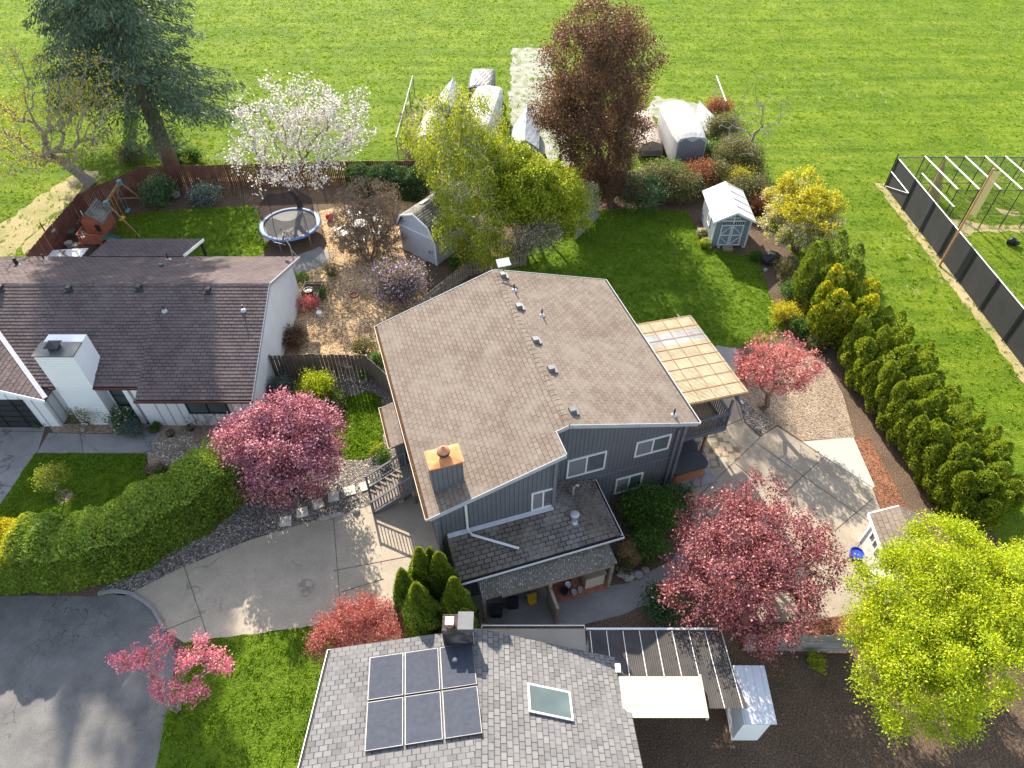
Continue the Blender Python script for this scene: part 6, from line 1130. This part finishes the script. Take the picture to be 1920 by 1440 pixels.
# evergreen columns
for k, (px, py, h, r, lab, lf) in enumerate(((1528, 580, 4.6, 1.6, 'dark rounded arborvitae, left of the pair beside the golden tree', 'arbdark'), (1556, 632, 4.2, 1.55, 'golden tipped arborvitae, right of the pair above the pink dogwood', 'arb'))):
    conelump('arborvitae', lab, 'tree', G(px, py), h, r, lf, 22000, .17, 'arborvitae pair above the dogwood', k + 1, tipleaf='gold' if k else None, prof=lambda s: np.sqrt(np.clip(1 - (2 * s - .86) ** 2 * .75, 0, 1)) * np.clip((1.04 - s) * 3.5, 0, 1) ** .5, plumed=26, stem=.15)
hr = [(1600, 700), (1618, 726), (1636, 752), (1655, 779), (1674, 806), (1694, 834), (1714, 862), (1734, 890), (1755, 918), (1776, 947), (1797, 976)]
nm_ = ['first', 'second', 'third', 'fourth', 'fifth', 'sixth', 'seventh', 'eighth', 'ninth', 'tenth', 'eleventh']
for k, (px, py) in enumerate(hr):
    conelump('arborvitae', f'olive green arborvitae, {nm_[k]} from the top of the hedge row along the field' if k else 'tall olive arborvitae at the top end of the hedge row along the field', 'tree', G(px, py), 3.45 - .03 * k + .3 * math.sin(k * 2.3), 1.12, 'arb', 17000, .15, 'arborvitae row along the field', k + 20, tipleaf=None, prof=lambda s: np.sqrt(np.clip(1 - (2 * s - .8) ** 2 * .6, 0, 1)) * np.clip((1.03 - s) * 3.2, 0, 1) ** .6, plumed=17, stem=.3, lean=(.15, .1))
    if k % 2 == 0:
        q = G(px + 38, py - 24); conelump('arborvitae', f'arborvitae on the field side of the hedge row, beside the {nm_[k]} one', 'tree', q, 3.2 + .2 * math.sin(k), 1.1, 'arb', 14000, .15, 'arborvitae row along the field', k + 50, prof=lambda s: np.sqrt(np.clip(1 - (2 * s - .8) ** 2 * .6, 0, 1)) * np.clip((1.03 - s) * 3.2, 0, 1) ** .6, plumed=17, stem=.3)
cone = lambda s: np.clip(1 - s, 0, 1) ** .62 * np.minimum(1, .72 + s * 1.4)
for k, (px, py, h, r, lab) in enumerate(((800, 1195, 4.6, .95, 'pointed cypress at the front left of the driveway clump'), (775, 1165, 4.4, .78, 'slim cypress at the far left of the driveway clump'), (806, 1140, 4.9, .92, 'tall cypress at the back left of the driveway clump'), (838, 1145, 4.8, .9, 'tall cypress at the back middle of the driveway clump'), (862, 1180, 4.4, .88, 'cypress at the right of the driveway clump beside the lean-to'), (822, 1130, 4.5, .7, 'narrow cypress squeezed between the two tall back ones'), (878, 1215, 3.4, .75, 'short cypress at the front right of the driveway clump, by the brick chimney'))):
    conelump('cypress', lab, 'tree', G(px, py), h, r, 'cypress' if k % 2 else 'hedge', 17000, .13, 'cypress clump at the driveway', k + 80, prof=cone, tipleaf='arb', plumes=5, stem=.1)
# hedges
def smooth_path(P, n=5):
    out = []
    for i in range(len(P) - 1):
        a, b, c, d = P[max(i - 1, 0)], P[i], P[i + 1], P[min(i + 2, len(P) - 1)]
        for k in range(n):
            t = k / n; out.append(.5 * ((2 * b) + (c - a) * t + (2 * a - 5 * b + 4 * c - d) * t * t + (3 * b - a - 3 * c + d) * t ** 3))
    return out + [P[-1]]
hp = [G(-150, 1128), G(0, 1118), G(110, 1110), (G(210, 1098)), G(310, 1042), G(400, 985), G(478, 925)]
hp = smooth_path([p + Vector((-.25, 1.1, 0)) for p in hp])
hedge('hedge', 'long thick clipped evergreen hedge between street and lawn, golden at its left end', hp, 1.1, 3.0, 160000, 'hedge', .14, 3, 'gold', goldsel=lambda u, Lt, ot, zz, rg: (u < Lt * .33 + rg.normal(0, .35, len(u))) & (ot | (zz > .8)))
shrub('conifer_bush', 'green conifer at the upper end of the hedge below the plum maple', 'shrub', 425, 875, 1.6, 1.9, 'hedge', 9000, .12, rc=.2, ncl=60)
hedge('laurel_hedge', 'dark green laurel hedge in front of the red-brown fence, right of the blossom tree', [G(655, 362), G(730, 362), G(800, 368)], 1.0, 2.1, 26000, 'dark', .17, 8)
# ------------------------------------------------------------------ shrubs
tree('bare_shrub', 'tall brown twiggy shrub in front of the white garden chairs', 'shrub', 692, 490, [(690, 420, 2.0, 2.1, 1.5, 1.5), (660, 400, 2.4, 1.5, 1.2, 1.3), (720, 400, 2.4, 1.5, 1.2, 1.3), (690, 370, 3.1, 1.9, 1.3, 1.2), (690, 455, 1.3, 2.0, 1.3, 1.0), (655, 450, 1.2, 1.3, 1.0, .9), (725, 450, 1.2, 1.3, 1.0, .9)], 'brown', 'tan', 640, 38, .085, .2, .25, .07, 8, twigs=9, rmin=.011, spread=.35, shell=.6, asp=.5)
shrub('lilac', 'purple lilac in bloom between barn-roofed shed and slate house', 'shrub', 752, 566, 3.4, 2.9, 'olive', 11000, .10, 2.6, 90, 'brown', .32, extra=('lilac', 45, .10, 'blossom'), stems=5)
shrub('rhododendron', 'dark green rhododendron by the red-brown fence, left of two', 'shrub', 305, 382, 2.2, 2.0, 'dark', 5000, .15, ncl=40, extra=('whitebl', 3, .08, 'blossom'))
shrub('heather_bush', 'dark bush speckled with white flowers by the red-brown fence', 'shrub', 388, 378, 2.4, 1.3, 'blueg', 4500, .11, 1.8, 36, extra=('whitebl', 14, .08, 'blossom'))
shrub('bamboo_clump', 'small light green plant in front of the red-brown fence, beside the playhouse', 'shrub', 126, 430, .9, 1.3, 'spring', 500, .16, ncl=12)
shrub('gold_euonymus', 'bright yellow-green bush behind the plum maple', 'shrub', 598, 745, 2.0, 1.7, 'lime', 7500, .09, 1.7, 50, rc=.2)
shrub('blue_shrub', 'blue-green shrub at the white gable wall by the side fence', 'shrub', 528, 738, 1.7, 1.1, 'blueg', 4200, .08, 1.5, 34)
shrub('low_shrub', 'green shrub with red shoots between yellow bush and front lawn patch', 'shrub', 630, 758, 1.2, 1.0, 'mid', 2600, .08, ncl=24, extra=('rust', 10, .08, 'new_shoots'))
tree('bare_sapling', 'small bare grey sapling in front of the dark side fence', 'tree', 650, 730, [(643, 700, 1.3, .75, .6, .5)], 'olive', 'grey', 40, 0, .1, .2, .7, .035, twigs=2, leafy=False, rmin=.008)
shrub('fence_creeper', 'light green creeper on the slate house corner behind the side fence', 'shrub', 712, 690, .8, 1.2, 'mid', 1500, .1, ncl=16)
shrub('grey_shrub', 'grey-green shrub beside the side fence, at the edge of the leaf litter', 'shrub', 683, 660, 1.6, .8, 'olive', 3000, .08, 1.2, 26)
shrub('purple_shrub', 'dark purple-grey shrub against the white gable wall', 'shrub', 552, 645, 1.5, 1.1, 'purple', 3500, .08, 1.8, 30)
shrub('red_shrub', 'small coral red shrub in the planter by the white wall', 'shrub', 581, 580, 1.3, 1.0, 'pink', 1800, .08, 1.0, 26)
shrub('climbing_rose', 'thin green climber with a red bloom right of the slatted planter', 'shrub', 608, 560, .5, 1.2, 'mid', 700, .08, ncl=12)
shrub('small_bush', 'dark small bush by the gravel path behind the white house', 'shrub', 622, 515, .9, .6, 'olive', 1200, .08, ncl=14)
shrub('yard_shrub', 'little green shrub at the back corner of the white gable wall', 'shrub', 570, 530, 1.0, .7, 'mid', 1200, .08, ncl=14)
tree('young_tree', 'slender young pale green tree standing on the white house lawn', 'tree', 122, 932, [(95, 890, 1.5, .55, .5, .55), (88, 905, 1.0, .4, .4, .4), (108, 890, 1.4, .4, .35, .35)], 'willow', 'grey', 50, 40, .085, .14, .8, .035)
shrub('chimney_shrub', 'leggy dark shrub at the foot of the white chimney', 'shrub', 168, 795, 2.1, 1.6, 'olive', 1900, .07, 1.2, 60, rc=.18)
shrub('rose_bush', 'rounded bush with white roses beside the porch', 'shrub', 243, 800, 1.3, 1.2, 'dark', 3200, .09, ncl=26, extra=('whitebl', 9, .11, 'blossom'))
shrub('boxwood', 'small round boxwood ball at the corner of the front walk', 'shrub', 255, 813, 1.0, .9, 'blueg', 3000, .07, ncl=24)
shrub('porch_plant', 'low green plant at the porch step', 'shrub', 293, 805, .7, .35, 'mid', 900, .07, ncl=10)
shrub('garage_plant', 'small potted greenery beside the garage door', 'shrub', 80, 797, .6, .4, 'mid', 700, .07, ncl=10, extra=('pink', 4, .06, 'blossom'))
tree('star_magnolia', 'low bare magnolia with scattered pale blossoms in the front bark bed', 'shrub', 340, 870, [(335, 845, .8, 1.1, .8, .5), (350, 860, .7, .8, .6, .4)], 'whitebl', 'grey', 60, 6, .11, .1, .3, .03, 3, twigs=2, cname='blossom')
tree('rose_canes', 'thin leafless canes in front of the white board wall', 'shrub', 385, 800, [(385, 785, .8, 1.3, .3, .5)], 'olive', 'grey', 40, 6, .07, .1, .2, .02, 4)
shrub('heath', 'grey heath mound at the lawn corner in the front bed', 'shrub', 297, 890, 1.1, .5, 'brown', 2500, .06, ncl=24); shrub('green_mound', 'dark green mound below the grey heath, against the hedge', 'shrub', 312, 893, 1.0, .6, 'mid', 1800, .07, ncl=16)
for k, (px, py, lab) in enumerate(((360, 807, 'black wire ball in the front bed, nearer the white wall'), (322, 818, 'black wire ball in the front bed, nearer the porch walk'))):
    p = G(px, py); m = MB()
    for a in range(6): m.tube([p + Vector((.22 * math.cos(t_) * math.cos(a * .52), .22 * math.cos(t_) * math.sin(a * .52), .24 + .22 * math.sin(t_))) for t_ in np.linspace(0, 6.28, 15)], .012, 4)
    solo('wire_sphere', m, M['black'], lab, 'ornament', p, 'wire balls in the front bed')
shrub('bed_shrub', 'broad bright green shrub under the lower window of the slate house', 'shrub', 1215, 975, 2.6, 1.7, 'mid', 14000, .10, 2.0, 80, rc=.3)
shrub('house_shrub', 'dark green shrub at the slate house corner by the hot tub', 'shrub', 1265, 950, 1.5, 1.2, 'dark', 5000, .1, 1.4, 36)
shrub('viburnum', 'upright green shrub beside the dry grass clump', 'shrub', 1212, 1035, 1.4, 1.5, 'mid', 6000, .1, 1.4, 44)
shrub('dry_grass', 'straw coloured dry ornamental grass clump beside the porch roof', 'grass clump', 1178, 1045, .8, 1.1, 'straw', 2200, .3, ncl=26, asp=.08)
shrub('ground_shrub', 'low olive shrub among the rocks at the porch corner', 'shrub', 1170, 1066, .9, .6, 'olive', 1600, .08, ncl=16)
shrub('camellia', 'dense dark green camellia between gravel path and smoked patio cover', 'shrub', 1240, 1145, 1.6, 1.5, 'dark', 8000, .10, 1.4, 50, rc=.2)
shrub('corner_shrub', 'small pale green shrub in the dark soil, bottom right', 'shrub', 1525, 1248, .7, .6, 'spring', 1400, .08, ncl=14)
shrub('step_plant', 'leafy potted shrub beside the entry stair railing', 'shrub', 722, 868, .7, .9, 'mid', 1300, .08, ncl=14); shrub('lawn_edge_plant', 'fluffy green perennial at the front lawn patch edge, near the stairs', 'shrub', 712, 848, .8, .5, 'spring', 1500, .07, ncl=16)
for k, (px, py, w_, h_, lf, lab) in enumerate(((1470, 520, 1.5, 1.5, 'olive', 'speckled pale shrub left of the dark arborvitae'), (1478, 560, 1.4, 1.2, 'mid', 'glossy green shrub left of the golden arborvitae'), (1472, 600, 1.7, 1.1, 'gold', 'mustard yellow shrub at the lawn edge above the dogwood'), (1500, 622, 1.4, .9, 'mid', 'green shrub between mustard shrub and golden arborvitae'), (1418, 487, .9, .6, 'mid', 'small green perennial at the right corner of the garden shed'), (1525, 650, 1.2, .6, 'olive', 'straggly low plant under the golden arborvitae'), (1318, 445, .8, .5, 'olive', 'plant in the trough left of the garden shed'), (1322, 462, .8, .6, 'spring', 'yellowish potted plant at the front left of the garden shed'))):
    shrub('garden_shrub', lab, 'shrub', px, py, w_, h_, lf, int(2600 * w_), .09, ncl=28)
for k, (px, py, lab) in enumerate(((1315, 440, 'dark trough planter left of the garden shed'), (1322, 458, 'wooden half barrel at the front left of the garden shed'))):
    p = G(px, py); m = MB(); m.box(p.x - .3, p.y - .25, 0, p.x + .3, p.y + .25, .4) if not k else m.lathe(p, [(.26, 0), (.33, .22), (.28, .42), (.24, .4)], 14); solo('planter', m, M['timber'], lab, 'planter', p)
# bramble thicket along the top of the back lawn
br = [(1140, 372, 3.4, 2.6, 'purple', 'dark bronze bushes below the bronze tree, left part of the thicket'), (1195, 372, 3.0, 2.2, 'dark', 'dark evergreen bush in the thicket left of the garden shed'), (1232, 352, 3.0, 2.3, 'olive', 'olive bush in front of the covered caravan'), (1270, 360, 3.0, 2.0, 'olive', 'olive bush directly behind the garden shed left side'), (1302, 340, 2.6, 1.9, 'rust', 'reddish bramble in front of the covered caravan'), (1335, 335, 2.6, 1.8, 'olive', 'grey-green bramble between caravan and dinghy'), (1372, 318, 3.4, 2.2, 'olive', 'large bramble mound at the foot of the bare tree'), (1352, 262, 2.6, 1.7, 'olive', 'bramble mound beside the small covered boat'), (1395, 365, 2.8, 1.8, 'olive', 'bramble behind the garden shed roof, right side'), (1430, 385, 2.0, 1.4, 'rust', 'rusty bramble between garden shed and golden tree'), (1378, 345, 1.6, 1.5, 'yellow', 'yellow blooming gorse behind the garden shed'), (1250, 335, 2.4, 1.8, 'mid', 'green bush at the caravan front wheel'), (1290, 310, 1.4, 1.5, 'rust', 'red twiggy bush at the dinghy bow')]
for px, py, w_, h_, lf, lab in br: shrub('bramble_bush', lab, 'shrub', px, py + (14 if py > 330 else 0), w_ * 1.25, h_ * 1.15, lf, int(4600 * w_), .11, w_ * 1.0, int(34 * w_), rc=.3, stems=4)
for px, py, lab in ((1020, 335, 'small dark cypress by the covered boat, left of two'), (1048, 335, 'small dark cypress by the bronze tree, right of two')):
    conelump('young_cypress', lab, 'tree', G(px, py), 2.0, .4, 'dark', 2500, .14, None, px, prof=cone, plumes=4, stem=.1)
for px, py, w_, lf, lab in ((1075, 335, 1.8, 'rust', 'reddish shrub left of the bronze tree trunk'), (330, 300, 1.6, 'mid', 'green seedling bush at the foot of the tall fir'), (365, 300, 1.5, 'mid', 'green bush right of the tall fir trunk'), (250, 300, 2.4, 'olive', 'olive scrub left of the tall fir trunk'), (800, 330, 1.6, 'mid', 'scrub at the end of the laurel hedge'), (960, 475, 1.6, 'olive', 'shade shrub under the birch by the picket fence'), (860, 505, 1.0, 'mid', 'low green plant at the foot of the barn-roofed shed'), (1060, 420, 1.4, 'olive', 'undergrowth at the bottom of the fresh green tree')):
    shrub('scrub_bush', lab, 'shrub', px, py, w_, 1.1, lf, int(2600 * w_), .1, ncl=24)

for px, py, w_, h_, lf_, lab in ((785, 318, 2.2, 1.5, 'olive', 'scrubby bush at the fence corner left of the birch'), (955, 322, 2.4, 1.6, 'mid', 'green brush in front of the covered boat'), (1000, 338, 1.8, 1.3, 'rust', 'brownish brush at the end of the gravel lane'), (1105, 330, 2.0, 1.6, 'mid', 'green brush left of the bronze tree stems'), (1160, 325, 2.2, 1.7, 'olive', 'olive brush right of the bronze tree stems'), (880, 320, 2.6, 1.5, 'mid', 'tall weeds at the rear of the long white trailer'), (1330, 305, 2.2, 1.6, 'mid', 'leafy brush beside the old dinghy'), (1405, 335, 2.2, 1.5, 'olive', 'greyish brush at the field edge below the bare tree'), (1370, 290, 2.2, 1.5, 'olive', 'tangled brush between dinghy and bare tree'), (1345, 215, 2.0, 1.4, 'rust', 'brown brush along the fence behind the smallest boat')):
    shrub('scrub_bush', lab, 'shrub', px, py, w_, h_, lf_, int(2800 * w_), .11, ncl=int(22 * w_), rc=.28)
for px, py, lab in ((772, 275, 'bare tan sapling by the thin chain link fence, lower one'), (768, 235, 'bare tan sapling by the thin chain link fence, upper one')):
    tree('bare_sapling', lab, 'tree', px, py + 25, [(px, py, 1.6, 1.0, .9, 1.2)], 'brown', 'tan', 60, 8, .09, .2, .5, .05, 3, twigs=4, rmin=.012)
